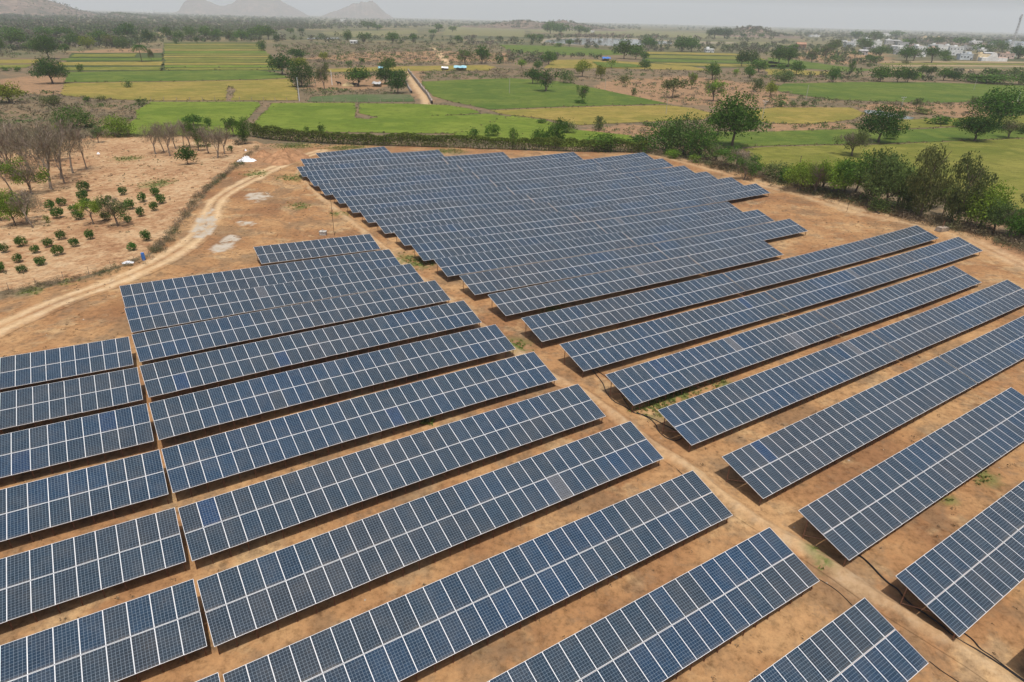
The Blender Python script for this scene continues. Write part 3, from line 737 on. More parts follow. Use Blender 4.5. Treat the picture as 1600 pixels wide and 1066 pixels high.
def tree(px, py, w, h, shape='round', colr='dark', lean=0.0, label=None, P=None, deep=True):
    P = G(px, py) if P is None else P
    s = dist_scale(P); W = w * s * 1.08; Hh = h * s / .93
    lod = 0 if h * 1.0 >= 30 else (1 if h >= 14 else 2)
    name = {'bush': 'leafy_bush', 'palm': 'coconut_palm', 'bare': 'leafless_tree', 'acacia': 'flat_topped_tree', 'tall': 'tall_tree', 'sparse': 'sparse_tree'}.get(shape, 'tree')
    rz = random.random() * 6.28; c = COL[colr]; j = random.uniform(.85, 1.15); cc = (c[0] * j * random.uniform(.9, 1.1), c[1] * j, c[2] * j, 1)
    root = empty(name, tuple(P), rz)
    root.rotation_euler = (random.gauss(0, .02), lean, rz)
    kids = []
    if shape == 'bare':
        o = link('branches', random.choice(BARE_P), None, root); o.scale = (W * 1.5, W * 1.5, Hh)
        o = link('twigs', random.choice(TWIG_P), None, root); o.scale = (W * 1.55, W * 1.55, Hh); o.color = (.225, .195, .13, 1)
    elif shape == 'palm':
        for nm, me in zip(('trunk', 'crown'), PALM_P): o = link(nm, me, None, root); o.scale = (Hh, Hh, Hh); o.color = (*COL['dark'], 1)
    elif shape == 'bush' and lod > 0:
        col.objects.unlink(root); bpy.data.objects.remove(root)
        root = link(name, random.choice(PROTO[shape, lod])[1], None, None, tuple(P)); root.rotation_euler = (0, 0, rz); root.scale = (W, W, Hh); root.color = cc
    else:
        t, cr = random.choice(PROTO[shape, lod])
        o = link('trunk', t, None, root); o.scale = (W, W, Hh)
        o = link('crown', cr, None, root); o.scale = (W, W * random.uniform(.85, 1.1), Hh); o.color = cc
        if shape == 'sparse' and lod < 2:
            o = link('branches', random.choice(BARE_P), None, root); o.scale = (W * .9, W * .9, Hh * .92)
            o = link('twigs', random.choice(TWIG_P), None, root); o.scale = (W * 1.1, W * 1.1, Hh * .97); o.color = (.17, .15, .10, 1)
    size = 'large' if Hh > 9 else ('tall' if Hh > 6.5 else ('small' if Hh < 3.5 else 'middling'))
    d = f'{size} {CW[colr]} {SW[shape]}' if shape not in ('palm', 'bare') else f'{size} {SW[shape]}'
    cat = {'bush': 'bush', 'palm': 'palm tree'}.get(shape, 'tree')
    root['category'] = cat
    if label: root['label'] = label
    else: pending.append((root, d, region(px, py), px, py))
    return root

TREES = [  # base x, base y, crown width, height (photo px), shape, colour
 (82,131,39,35,'round','dark'),(15,161,38,27,'round','yellow'),(76,92,30,34,'round','dark'),(28,73,26,22,'round','mid'),(52,80,22,15,'round','grey'),(103,83,13,13,'round','mid'),(2,82,14,20,'round','mid'),
 (138,77,20,18,'round','yellow'),(118,72,22,17,'round','mid'),(158,68,24,18,'round','mid'),(176,74,22,17,'sparse','dull'),(200,62,28,22,'round','dark'),(232,67,15,18,'round','dark'),(190,76,20,18,'bush','grey'),
 (100,60,30,15,'round','mid'),(70,58,26,14,'round','mid'),(20,58,30,14,'round','mid'),(222,97,26,28,'palm','dark'),(237,96,8,16,'sparse','dull'),(125,112,10,11,'bush','mid'),(200,137,12,11,'bush','grey'),(27,112,10,7,'bush','mid'),(8,111,16,6,'bush','grey'),
 (262,62,14,18,'round','mid'),(280,64,14,14,'round','mid'),(298,60,16,16,'round','mid'),(308,69,7,10,'round','dark'),(322,62,18,18,'round','mid'),(340,62,16,14,'round','mid'),(358,63,18,14,'round','grey'),(378,64,20,15,'round','mid'),(393,60,14,14,'round','mid'),(275,69,6,8,'bush','dark'),
 (115,201,48,30,'bush','mid'),(188,213,38,30,'bush','light'),(154,223,16,22,'sparse','grey'),(80,165,26,16,'bush','dull'),(135,160,10,9,'bush','mid'),(158,158,14,8,'bush','dull'),(222,163,20,9,'bush','dull'),
 (294,257,23,26,'round','dark'),(243,241,22,46,'bare','brown'),(257,239,20,44,'bare','brown'),(266,244,22,50,'bare','brown'),(275,233,18,38,'bare','brown'),(298,232,20,40,'bare','brown'),(310,236,22,42,'sparse','mid'),(326,240,20,40,'bare','brown'),(340,247,24,46,'bare','brown'),(351,241,20,38,'bare','brown'),(288,231,20,40,'bare','brown'),(318,229,22,28,'bush','mid'),
 (360,236,8,9,'bush','dark'),(366,213,20,26,'sparse','mid'),(383,225,20,36,'tall','mid'),(303,197,26,16,'round','mid'),(325,198,10,14,'bush','mid'),(375,226,18,9,'bush','brown'),
 (114,271,34,82,'bare','brown'),(136,265,26,60,'bare','brown'),(101,287,34,86,'bare','brown'),(80,296,40,96,'bare','brown'),(95,280,34,80,'bare','brown'),(56,285,34,84,'bare','brown'),(26,282,36,86,'bare','brown'),(49,304,44,52,'sparse','light'),(20,303,30,55,'bare','brown'),(4,272,34,78,'bare','brown'),(44,262,30,64,'bare','brown'),(70,262,30,60,'bare','brown'),(12,256,26,50,'bare','brown'),(88,252,30,52,'sparse','light'),
 (24,353,34,52,'round','light'),(52,356,30,54,'bare','brown'),(42,346,30,46,'bare','brown'),(146,351,30,38,'acacia','light'),(184,354,34,46,'sparse','grey'),(74,348,8,12,'bush','light'),(2,345,24,40,'sparse','light'),
 (441,117,31,27,'round','dark'),(472,136,35,34,'bush','dark'),(464,93,24,15,'round','dark'),(466,109,26,17,'round','yellow'),(424,97,7,10,'round','mid'),(506,96,13,13,'round','yellow'),(561,135,31,27,'round','mid'),(602,132,25,24,'round','dark'),(607,113,23,20,'round','mid'),(624,126,26,15,'round','dark'),(622,146,28,25,'round','dark'),
 (753,100,19,25,'round','mid'),(727,101,23,20,'sparse','grey'),(779,100,14,12,'bush','mid'),(507,140,20,36,'sparse','dull'),(566,104,8,13,'sparse','mid'),(545,104,11,9,'bush','grey'),(544,66,11,16,'round','mid'),(569,66,22,13,'round','grey'),(454,53,11,8,'round','mid'),(471,52,10,7,'round','dark'),(614,68,19,15,'round','mid'),(646,66,12,11,'round','mid'),
 (685,50,13,11,'round','mid'),(716,67,14,10,'round','mid'),(575,46,22,11,'round','mid'),(590,48,13,8,'round','mid'),(677,55,12,8,'round','mid'),(707,50,12,8,'round','mid'),(479,207,7,10,'bush','mid'),(502,208,11,13,'bush','mid'),(769,213,22,17,'bush','mid'),(739,212,16,11,'bush','mid'),(408,60,22,17,'round','mid'),(420,62,20,18,'round','mid'),(432,66,10,12,'bush','dark'),(410,80,12,16,'bush','mid'),
 (832,131,22,21,'round','dark'),(852,143,31,27,'sparse','dark'),(885,130,21,18,'bush','grey'),(910,120,21,23,'round','yellow'),(938,123,13,19,'round','yellow'),(909,161,17,24,'sparse','mid'),(907,162,18,6,'bush','mid'),(857,101,20,18,'round','mid'),(815,107,12,13,'round','light'),(841,110,12,14,'round','mid'),(1007,110,16,14,'round','mid'),(955,107,13,12,'sparse','light'),
 (975,92,22,26,'round','mid'),(993,93,20,20,'round','mid'),(1006,95,13,12,'round','mid'),(962,84,12,10,'bush','mid'),(1051,153,29,27,'acacia','dull'),(1080,140,12,23,'sparse','light'),(1112,125,21,24,'round','mid'),(1114,158,28,29,'sparse','light'),(1150,117,10,9,'bush','light'),(1158,104,18,22,'round','dark'),(1173,104,20,22,'round','grey'),(1185,113,25,17,'round','mid'),(1170,122,17,16,'round','mid'),(1182,144,16,20,'bush','grey'),
 (976,130,13,12,'bush','dull'),(991,149,9,12,'bush','grey'),(1010,75,14,16,'round','mid'),(1018,76,14,14,'round','mid'),(1064,81,20,20,'round','mid'),(1080,81,22,20,'round','mid'),(1116,60,22,14,'round','dark'),(1132,60,22,14,'round','dark'),(860,53,22,17,'round','mid'),(876,54,24,15,'round','mid'),(905,54,16,12,'round','mid'),(916,54,12,10,'round','mid'),(890,73,12,10,'round','mid'),(872,73,14,6,'bush','mid'),(844,64,10,9,'round','mid'),(830,64,16,10,'round','mid'),
 (1143,230,60,72,'round','mid'),(1122,212,34,32,'acacia','mid'),(1040,238,52,48,'bush','mid'),(1068,242,56,56,'bush','grey'),(1092,248,44,46,'bush','mid'),(1005,236,42,26,'bush','mid'),(940,235,46,26,'bush','mid'),(868,233,24,42,'tall','mid'),(845,229,26,24,'round','mid'),(936,204,15,20,'tall','dull'),(888,208,22,18,'bush','dull'),(802,230,12,26,'tall','mid'),(1118,254,30,26,'sparse','grey'),(1150,264,50,30,'sparse','mid'),(1163,281,28,32,'sparse','mid'),(1180,272,24,18,'bush','mid'),(1085,254,16,12,'bush','light'),(1050,247,20,14,'bush','light'),
 (1014,197,18,6,'bush','mid'),(845,193,14,7,'bush','mid'),(1148,193,10,5,'bush','mid'),(1160,60,8,7,'round','dark'),(1190,60,8,6,'round','mid'),
 (1216,100,20,24,'round','mid'),(1232,101,20,24,'round','mid'),(1244,117,18,19,'round','mid'),(1221,127,30,16,'bush','grey'),(1221,110,14,10,'bush','mid'),(1301,129,16,21,'round','mid'),(1329,116,9,18,'tall','mid'),(1375,128,25,22,'round','mid'),(1402,129,20,22,'round','mid'),(1418,129,20,20,'round','dark'),(1440,118,14,14,'round','mid'),(1454,119,14,14,'round','dark'),(1432,125,16,10,'bush','light'),(1474,126,22,18,'round','mid'),(1490,127,16,14,'round','dark'),(1510,127,26,12,'bush','grey'),(1548,120,22,12,'round','mid'),(1560,131,60,14,'bush','mid'),(1590,124,30,16,'bush','grey'),(1530,130,30,12,'bush','mid'),(1600,133,20,18,'bush','mid'),
 (1203,151,15,21,'round','yellow'),(1431,171,12,16,'sparse','grey'),(1372,223,52,50,'round','dark'),(1392,218,20,14,'bush','mid'),(1558,199,62,54,'round','mid'),(1522,221,50,42,'round','dark'),(1331,244,44,38,'sparse','dull'),(1575,216,26,26,'sparse','dull'),(1466,194,34,13,'bush','mid'),(1495,199,12,8,'bush','mid'),(1220,167,18,10,'bush','grey'),(1240,167,10,7,'bush','grey'),(1255,166,10,7,'bush','grey'),(1518,178,22,24,'sparse','grey'),(1597,180,16,20,'bush','grey'),(1595,210,12,18,'bush','dark'),(1408,190,12,16,'sparse','grey'),(1440,178,28,9,'bush','dull'),
 (1416,95,24,20,'round','mid'),(1427,95,18,16,'sparse','grey'),(1455,98,28,21,'acacia','dark'),(1475,94,14,14,'round','mid'),(1375,90,26,16,'round','grey'),(1358,102,24,14,'acacia','grey'),(1335,92,16,11,'acacia','grey'),(1420,74,20,12,'round','mid'),(1305,96,20,10,'bush','grey'),(1268,98,14,20,'sparse','grey'),(1240,80,14,10,'round','mid'),(1290,90,20,18,'sparse','grey'),(1302,82,22,18,'round','grey'),(1350,78,24,16,'round','mid'),(1500,72,20,12,'round','mid'),(1557,74,16,10,'round','mid'),(1565,82,18,14,'round','mid'),(1535,82,24,12,'round','mid'),(1590,92,28,18,'round','dark'),(1465,70,16,10,'round','mid'),(1365,65,24,14,'round','mid'),(1338,62,16,12,'round','mid'),(1400,60,18,10,'round','mid'),(1480,96,16,8,'bush','mid'),(1415,100,12,5,'bush','dull'),(1358,105,10,6,'bush','dull'),
 (1210,280,32,26,'bush','dull'),(1228,285,24,24,'bush','mid'),(1250,298,40,42,'round','light'),(1272,303,36,50,'sparse','light'),(1285,296,30,30,'sparse','grey'),(1303,300,36,44,'round','light'),(1318,303,50,44,'round','light'),(1336,308,56,62,'acacia','mid'),(1362,318,46,74,'tall','grey'),(1383,326,54,74,'round','grey'),(1402,322,40,52,'round','light'),(1417,328,42,56,'tall','grey'),(1436,344,48,104,'tall','dull'),(1455,326,30,44,'sparse','grey'),(1472,338,22,40,'sparse','light'),(1492,356,44,102,'tall','dull'),(1484,350,24,52,'sparse','mid'),(1508,354,36,54,'sparse','light'),(1528,358,58,66,'round','light'),(1550,366,44,50,'round','grey'),(1576,372,40,46,'sparse','grey'),(1590,379,44,46,'round','mid'),(1604,372,40,70,'tall','dull'),(1412,334,26,20,'bush','dull'),(1375,330,30,20,'bush','grey'),(1340,312,22,12,'bush','brown'),
]
for t in TREES: tree(*t)

# orchard shrubs, lone things in rows
ORCHARD = [(525,370),(520,425),(772,390),(970,395),(892,435),(1010,445),(390,458),(318,485),(463,500),(680,430),(815,480),(965,490),(545,470),(362,535),(492,545),(883,525),(665,550),(805,563),(385,668),(566,668),(465,715),(305,715),(137,713),(222,755),(365,768),(828,738),(915,678),(30,750),(115,812),(258,828),(140,875),(5,875)]
ORDW = ['first', 'second', 'third', 'fourth', 'fifth', 'sixth', 'seventh', 'eighth', 'ninth', 'tenth', 'eleventh', 'twelfth', 'thirteenth', 'fourteenth', 'fifteenth', 'sixteenth', 'seventeenth', 'eighteenth', 'nineteenth', 'twentieth']
NUMW = ['zero', 'one', 'two', 'three', 'four', 'five', 'six', 'seven', 'eight', 'nine', 'ten', 'eleven', 'twelve', 'thirteen', 'fourteen', 'fifteen', 'sixteen', 'seventeen', 'eighteen', 'nineteen', 'twenty']
orch = []
shrub_m = []
for k in range(3):
    bl = [(0, 0, .45, .40, .40, .42)] + [(.25 * math.cos(a), .25 * math.sin(a), .35 + .2 * rng.random(), .22, .22, .25) for a in rng.random(6) * 6.28]
    C = crown_points(900, bl, .6); C[:, 2] = np.maximum(C[:, 2], .04); me = fast_mesh('foliage', *leaf_quads(C, .045)); me.materials.append(M['leaf']); shrub_m.append(me)
for i, (a, b2) in enumerate(ORCHARD):
    px, py = a / 4, 200 + b2 / 4; P = G(px, py + 7); s = dist_scale(P)
    w = random.uniform(16, 20.5) * (.7 if i in (17, 9) else 1)
    o = link('orchard_shrub', shrub_m[i % 3], None, None, tuple(P)); o.scale = (w * s * random.uniform(.85, 1.1), w * s * random.uniform(.85, 1.1), w * s * random.uniform(.85, 1.15)); o.rotation_euler = (0, 0, random.random() * 6)
    o.color = (.06 * random.uniform(.8, 1.2), .135 * random.uniform(.85, 1.15), .025, 1); tag(o, None, 'shrub', 'shrubs planted in rows in the sandy orchard')
    orch.append((py, px, o))
orch.sort(key=lambda t: t[0]); bands = []
for q in orch:
    if bands and q[0] - bands[-1][0][0] < 12: bands[-1].append(q)
    else: bands.append([q])
for bi, bd in enumerate(bands):
    bd.sort(key=lambda t: t[1])
    for k, (py, px, o) in enumerate(bd):
        o['label'] = f'dark green orchard shrub, {ORDW[k]} from the left in the {ORDW[bi]} band from the back'

# labels of the trees
from collections import defaultdict
def finish_labels():
    g = defaultdict(list)
    for q in pending: g[q[1], q[2]].append(q)
    for (d, rg), L in g.items():
        L.sort(key=lambda q: q[3]); n = len(L)
        for k, q in enumerate(L):
            if n == 1: q[0]['label'] = f'{d} {rg}'
            elif n == 2: q[0]['label'] = f'{"left" if k == 0 else "right"} of two: {d} {rg}'
            else: q[0]['label'] = f'{ORDW[min(k, 19)]} from the left: {d} {rg}'
            if n > 1: q[0]['group'] = f'{d.split(" ", 1)[1]}s {rg}'
finish_labels()

# ------------------------------------------------------------------ stuff: far woodland, scrub, verges
def scatter_px(poly, n):
    P = np.array(poly, float); x0, y0 = P.min(0); x1, y1 = P.max(0); out = []
    while len(out) < n:
        q = rng.random((n * 2, 2)) * [x1 - x0, y1 - y0] + [x0, y0]
        k = inpoly(q[:, 0], q[:, 1], P); out += list(q[k])
    return np.array(out[:n])
FE = [Q for Q, D in fieldedges]
def not_in_fields(P):
    k = np.ones(len(P), bool)
    for Q in FE: k &= ~inpoly(P[:, 0], P[:, 1], Q)
    return k
def clump_stuff(name, P, size, height, leaves, lsize, mat, label, cat, P0=None):
    # P: n x 3 positions; each a lumpy clump of leaf sized faces
    n = len(P); k = leaves
    C = np.repeat(P, k, 0); S = np.repeat(size, k); Hh = np.repeat(height, k)
    d = rng.normal(size=(n * k, 3)); d /= np.linalg.norm(d, axis=1)[:, None]; r = rng.random(n * k) ** .35
    C = C + np.stack([d[:, 0] * S * .5 * r, d[:, 1] * S * .5 * r, Hh * (.5 + .48 * d[:, 2] * r)], -1)
    V, F = leaf_quads(C, 1.0)
    V = (V.reshape(-1, 4, 3) - C[:, None]) * (S * lsize)[:, None, None] + C[:, None]
    o = link(name, fast_mesh(name, V.reshape(-1, 3), F), mat); tag(o, label, cat, None, 'stuff')
    return o
def px_to_ground(q): return np.array([G(a, b) for a, b in q])
# far woodland
parts = []
for poly, n in (([(-40, 22), (150, 20), (300, 22), (480, 30), (480, 46), (400, 50), (250, 50), (100, 56), (-40, 56)], 3600),
                ([(-40, 56), (60, 54), (240, 52), (250, 60), (200, 76), (120, 70), (60, 80), (-40, 78)], 560),
                ([(-40, 62), (100, 60), (250, 58), (410, 58), (405, 66), (260, 66), (180, 75), (-40, 76)], 330), ([(1300, 58), (1640, 62), (1640, 90), (1450, 88), (1300, 82)], 150), ([(1230, 86), (1400, 92), (1360, 104), (1230, 98)], 50),
                ([(270, 50), (410, 56), (405, 65), (262, 66)], 90),
                ([(400, 30), (620, 30), (800, 34), (1000, 40), (1000, 47), (820, 43), (560, 44), (440, 48)], 1100),
                ([(640, 38), (820, 34), (1000, 37), (1250, 44), (1440, 52), (1640, 60), (1640, 66), (1430, 60), (1250, 56), (1000, 44)], 420),
                ([(1250, 44), (1640, 50), (1640, 66), (1430, 64), (1250, 58)], 900), ([(560, 28), (1250, 43), (1640, 51), (1640, 54), (1250, 46), (560, 31)], 500), ([(-40, 16), (560, 27), (560, 31), (-40, 22)], 500),
                ([(1240, 58), (1640, 66), (1640, 92), (1420, 88), (1250, 78)], 150),
                ([(1150, 70), (1300, 74), (1330, 90), (1240, 92), (1130, 80)], 110),
                ([(430, 58), (800, 56), (830, 72), (620, 70), (430, 66)], 130),
                ([(1000, 56), (1200, 60), (1250, 70), (1190, 80), (1000, 74)], 160), ([(800, 58), (1000, 70), (1250, 74), (1250, 96), (1180, 84), (1000, 80), (800, 70)], 150), ([(840, 57), (1040, 58), (1040, 60.5), (840, 60)], 90), ([(1190, 112), (1380, 118), (1600, 112), (1640, 128), (1400, 127), (1200, 120)], 60), ([(780, 84), (860, 86), (960, 90), (860, 100), (780, 98)], 40)):
    parts.append(px_to_ground(scatter_px(poly, n)))
P = np.concatenate(parts); P = P[not_in_fields(P)]
D = np.hypot(P[:, 0], P[:, 1]); sz = rng.uniform(3.5, 9, len(P)) * np.clip((D / 900) ** .45, .75, 1.7)
clump_stuff('far_woodland', P, sz, sz * rng.uniform(.55, .8, len(P)), 55, .11, M['wood'], 'hazy mass of green and brown woodland below the horizon', 'woodland')
# trees on the hills
hp = []
for V in H[2:]:
    f = V.reshape(-1, 3); k = rng.choice(len(f), 1000); q = f[k] + np.column_stack([rng.normal(size=(1000, 2)) * 9, np.full(1000, -.8)])
    hp.append(q[f[k][:, 2] > 3])
hp = np.concatenate(hp); sz = rng.uniform(5, 12, len(hp))
clump_stuff('hillside_scrub', hp, sz, sz * .55, 16, .16, M['wood'], 'scrubby trees dotted over the far brown hills', 'scrub')
# dry scrub in the middle distance
parts = []
for poly, n in (([(-40, 140), (100, 146), (200, 158), (230, 165), (205, 200), (190, 212), (60, 225), (-40, 235)], 900),
                ([(430, 68), (800, 66), (860, 80), (860, 100), (760, 100), (480, 108), (430, 84)], 1500),
                ([(470, 140), (600, 140), (640, 150), (480, 156)], 200), ([(480, 114), (600, 114), (600, 122), (480, 124)], 60),
                ([(655, 112), (860, 108), (860, 122), (660, 125)], 260),
                ([(850, 108), (1190, 112), (1240, 150), (1200, 168), (1060, 165), (940, 130), (860, 125)], 650),
                ([(1180, 118), (1380, 120), (1380, 128), (1200, 130)], 150), ([(1200, 148), (1340, 158), (1500, 163), (1500, 172), (1350, 172), (1200, 168)], 260),
                ([(1120, 190), (1350, 190), (1360, 203), (1120, 205)], 130), ([(1360, 164), (1600, 160), (1600, 182), (1400, 186)], 110),
                ([(0, 66), (250, 64), (250, 84), (100, 86), (0, 92)], 160), ([(905, 196), (1110, 190), (1110, 212), (905, 214)], 90),
                ([(1250, 90), (1400, 92), (1400, 104), (1280, 102)], 80)):
    parts.append(px_to_ground(scatter_px(poly, n)))
P = np.concatenate(parts); P = P[not_in_fields(P)]
D = np.hypot(P[:, 0], P[:, 1]); sz = rng.uniform(1.2, 3.4, len(P)) * np.clip(D / 350, .8, 1.9)
clump_stuff('dry_scrub', P, sz, sz * .38, 22, .10, M['scrub'], 'low dry grey brown scrub over the waste ground between the fields', 'scrub')
# green growth on the bunds and along boundaries
pts = []
for Q, D in fieldedges:
    if D > 430: continue
    for a, b2 in zip(Q, np.roll(Q, -1, 0)):
        for _ in range(2 if D < 260 else 1):
            if rng.random() < .55: pts.append(a + (b2 - a) * rng.random() + rng.normal(size=2) * .5)
pts = np.array(pts); Pz = np.column_stack([pts, terrain(pts[:, 0], pts[:, 1])]); D = np.hypot(pts[:, 0], pts[:, 1]); sz = rng.uniform(.5, 1.3, len(pts)) * np.clip(D / 300, .8, 2)
clump_stuff('bund_grass', Pz, sz, sz * .55, 22, .13, M['verge'], 'rough grass growing along the low bunds between paddies', 'grass')
def along(px, n, spread, smin, smax, k=.8):
    L = smooth_line(wpts(px)); i = rng.random(n) * (len(L) - 1.001); a = i.astype(int); f = (i - a)[:, None]
    p = L[a] * (1 - f) + L[a + 1] * f + rng.normal(size=(n, 2)) * spread
    return np.column_stack([p, terrain(p[:, 0], p[:, 1])]), rng.uniform(smin, smax, n)
A = [along([(1000, 236), (1060, 247), (1110, 258), (1180, 275), (1260, 296), (1360, 322), (1450, 346), (1540, 368), (1640, 398)], 150, 1.2, 1.3, 2.8),
     along([(395, 213), (480, 221), (600, 227), (800, 233), (1000, 239)], 160, .5, .6, 1.3),
     along([(1090, 252), (1150, 268), (1230, 290), (1330, 315), (1430, 342), (1500, 360), (1600, 388), (1680, 420)], 420, 1.5, .8, 2.6),
     along([(400, 232), (372, 258), (340, 283), (310, 308), (286, 342), (262, 374), (240, 396)], 330, .5, .4, 1.3),
     along([(228, 408), (190, 418), (150, 428), (100, 440), (50, 450), (-40, 470)], 230, .9, .2, .75),
     along([(150, 214), (250, 214), (390, 214)], 120, 1.0, .6, 1.6)]
P = np.concatenate([a for a, _ in A]); sz = np.concatenate([b2 for _, b2 in A])
clump_stuff('boundary_undergrowth', P, sz, sz * .6, 80, .05, M['verge'], 'tangled undergrowth and dry weeds along the site boundaries', 'undergrowth')
# tufts of green weeds on the soil
pts = []; szs = []
for p, r in WEED:
    n = int(14 * r * r); q = p + rng.normal(size=(n, 2)) * r * .55; pts.append(q); szs.append(rng.uniform(.12, .4, n))
q = G(667, 660)[:2]; pts.append(q + rng.normal(size=(30, 2)) * .25); szs.append(np.full(30, .45))
n = 1400; q = np.column_stack([rng.uniform(-80, 75, n), rng.uniform(20, 160, n)]); q = q[inpoly(q[:, 0], q[:, 1], np.concatenate([FARM]))]; 
pts = np.concatenate(pts); szs = np.concatenate(szs)
clump_stuff('green_weeds', np.column_stack([pts, terrain(pts[:, 0], pts[:, 1])]), szs, szs * .5, 16, .2, M['weed'], 'tufts of green weeds on the bare soil', 'weeds')
n = 1500; q = np.column_stack([rng.uniform(-95, -25, n), rng.uniform(60, 165, n)]); q = q[inpoly(q[:, 0], q[:, 1], ORCH)]
q = q[fbm(q[:, 0] * .1, q[:, 1] * .1, 4) > .45]
s2 = rng.uniform(.15, .6, len(q))
clump_stuff('dry_tufts', np.column_stack([q, terrain(q[:, 0], q[:, 1])]), s2, s2 * .5, 14, .16, M['verge'], 'scattered small dry tufts on the orchard sand', 'tufts')
n = 1800; q = np.column_stack([rng.uniform(-70, 80, n), rng.uniform(20, 160, n)]); q = q[inpoly(q[:, 0], q[:, 1], FARM)]; q = q[fbm(q[:, 0] * .15, q[:, 1] * .15, 14) > .42]
# leaf litter and dry stubble on the farm soil
n5 = 9000; q5 = np.column_stack([rng.uniform(-75, 85, n5), rng.uniform(14, 160, n5)]); q5 = q5[inpoly(q5[:, 0], q5[:, 1], FARM)]; q5 = q5[(fbm(q5[:, 0] * .12, q5[:, 1] * .12, 31) + .25 * rng.random(len(q5))) > .56]
s5 = rng.uniform(.12, .42, len(q5))
clump_stuff('dry_stubble', np.column_stack([q5, terrain(q5[:, 0], q5[:, 1])]), s5, s5 * .28, 9, .16, M['litter'], 'dry stubble and litter lying on the bare soil between the tables', 'stubble')
# loose stones
mb_v = []; mb_f = []
def stones(q, lo, hi):
    n = len(q); s = rng.uniform(lo, hi, n) * rng.random(n) ** 1.5 + lo * .5
    base = np.array([(1, 0, 0), (0, 1, 0), (-1, 0, 0), (0, -1, 0), (0, 0, 1)], float)
    V = base[None] * s[:, None, None] * rng.uniform(.6, 1.3, (n, 5, 3)) + np.column_stack([q, terrain(q[:, 0], q[:, 1])])[:, None]
    F = np.array([(0, 1, 4), (1, 2, 4), (2, 3, 4), (3, 0, 4)])[None] + (np.arange(n) * 5)[:, None, None]
    return V.reshape(-1, 3), F.reshape(-1, 3)
V, F = stones(q[:900], .03, .13)
tag(link('loose_stones', fast_mesh('loose_stones', V, F), M['stone']), 'small loose stones scattered over the orange soil', 'stones', None, 'stuff')

# ------------------------------------------------------------------ hedge
def hedge():
    L = smooth_line(wpts([(394, 214), (430, 219), (480, 222.5), (560, 226.5), (640, 229), (720, 231.5), (800, 234), (880, 236.5), (960, 238), (1010, 240)]), 8)
    Ls = np.concatenate([[0], np.cumsum(np.linalg.norm(np.diff(L, axis=0), axis=1))])
    n = 42000; t = rng.random(n) * Ls[-1]
    p = np.stack([np.interp(t, Ls, L[:, i]) for i in (0, 1)], -1)
    hgt = 3.0 + 1.8 * (fbm(t * .25, t * 0, 5) - .45) + .5 * (fbm(t * 1.1, t * 0, 8) - .45)
    thin = t > Ls[-1] * .52
    z = rng.random(n) ** .7 * hgt; wd = .55 + .25 * np.sin(z / hgt * 3.1)
    off = rng.normal(size=n) * wd * .55
    keep = ~(thin & (rng.random(n) < .35) & (z < hgt * .7)); keep &= ~((z < hgt * .4) & (rng.random(n) < .35))
    C = np.column_stack([p[:, 0] + rng.normal(size=n) * .1, p[:, 1] + off, terrain(p[:, 0], p[:, 1]) + z])[keep]
    me = fast_mesh('foliage', *leaf_quads(C, .16)); me.materials.append(M['leaf'])
    root = empty('boundary_hedge', (*L[0], float(terrain(*L[0]))))
    o = link('foliage', me, None, root); o.location = -Vector(root.location); o.color = (.115, .155, .032, 1)
    st = MB()
    for s in np.arange(0, Ls[-1], .8):
        x, y = np.interp(s, Ls, L[:, 0]), np.interp(s, Ls, L[:, 1]); z0 = float(terrain(x, y))
        x += random.gauss(0, .15); y += random.gauss(0, .25)
        st.tube([(x, y, z0 - .1), (x + random.gauss(0, .1), y, z0 + 1), (x + random.gauss(0, .3), y, z0 + random.uniform(1.8, 2.8))], [.05, .04, .02], 4)
    o = st.build('stems', M['bark'], root); o.location = -Vector(root.location)
    tag(root, 'long clipped looking green hedge on thin stems behind the last row of tables', 'hedge')
hedge()

# ------------------------------------------------------------------ solar tables
PW, PL, PT = .985, 1.955, .038
def panel_mesh():
    me = bpy.data.meshes.new('solar_panel'); v = []; f = []; mi = []
    fr = .0145
    # unit wide (x 0..1), y 0..-PL, top at z 0
    def quad(p, m): b = len(v); v.extend(p); f.append((b, b + 1, b + 2, b + 3)); mi.append(m)
    x0, x1, y0, y1 = 0, 1, -PL, 0
    ix0, ix1, iy0, iy1 = fr, 1 - fr, -PL + fr, -fr
    quad([(ix0, iy0, -.003), (ix1, iy0, -.003), (ix1, iy1, -.003), (ix0, iy1, -.003)], 1)
    for a, b_, c, d in (((x0, y0), (x1, y0), (ix1, iy0), (ix0, iy0)), ((x1, y0), (x1, y1), (ix1, iy1), (ix1, iy0)), ((x1, y1), (x0, y1), (ix0, iy1), (ix1, iy1)), ((x0, y1), (x0, y0), (ix0, iy0), (ix0, iy1))):
        quad([(*a, 0), (*b_, 0), (*c, 0), (*d, 0)], 0)
    for a, b_ in (((x0, y0), (x1, y0)), ((x1, y0), (x1, y1)), ((x1, y1), (x0, y1)), ((x0, y1), (x0, y0))):
        quad([(*b_, 0), (*a, 0), (*a, -PT), (*b_, -PT)], 0)
    quad([(x0, y0, -PT), (x0, y1, -PT), (x1, y1, -PT), (x1, y0, -PT)], 2)
    me.from_pydata(v, [], f)
    for m in ('frame', 'glass', 'back'): me.materials.append(M[m])
    me.polygons.foreach_set('material_index', mi)
    uvl = me.uv_layers.new(name='UVMap'); mg = .012
    for k, (a, b_) in enumerate(((0, 0), (1, 0), (1, 1), (0, 1))): uvl.data[k].uv = (a, b_)
    me.update(); return me
PANEL = panel_mesh()
def post_mesh(nm, w=.03):
    mb = MB(); mb.box(-w, w, -w, -w + .01, 0, 1); mb.box(-w, -w + .01, -w + .01, w, 0, 1); mb.box(w - .01, w, -w + .01, w, 0, 1); mb.box(-w * 2, w * 2, -w * 2, w * 2, -.02, .012)
    return mb.mesh(nm, M['rust'])
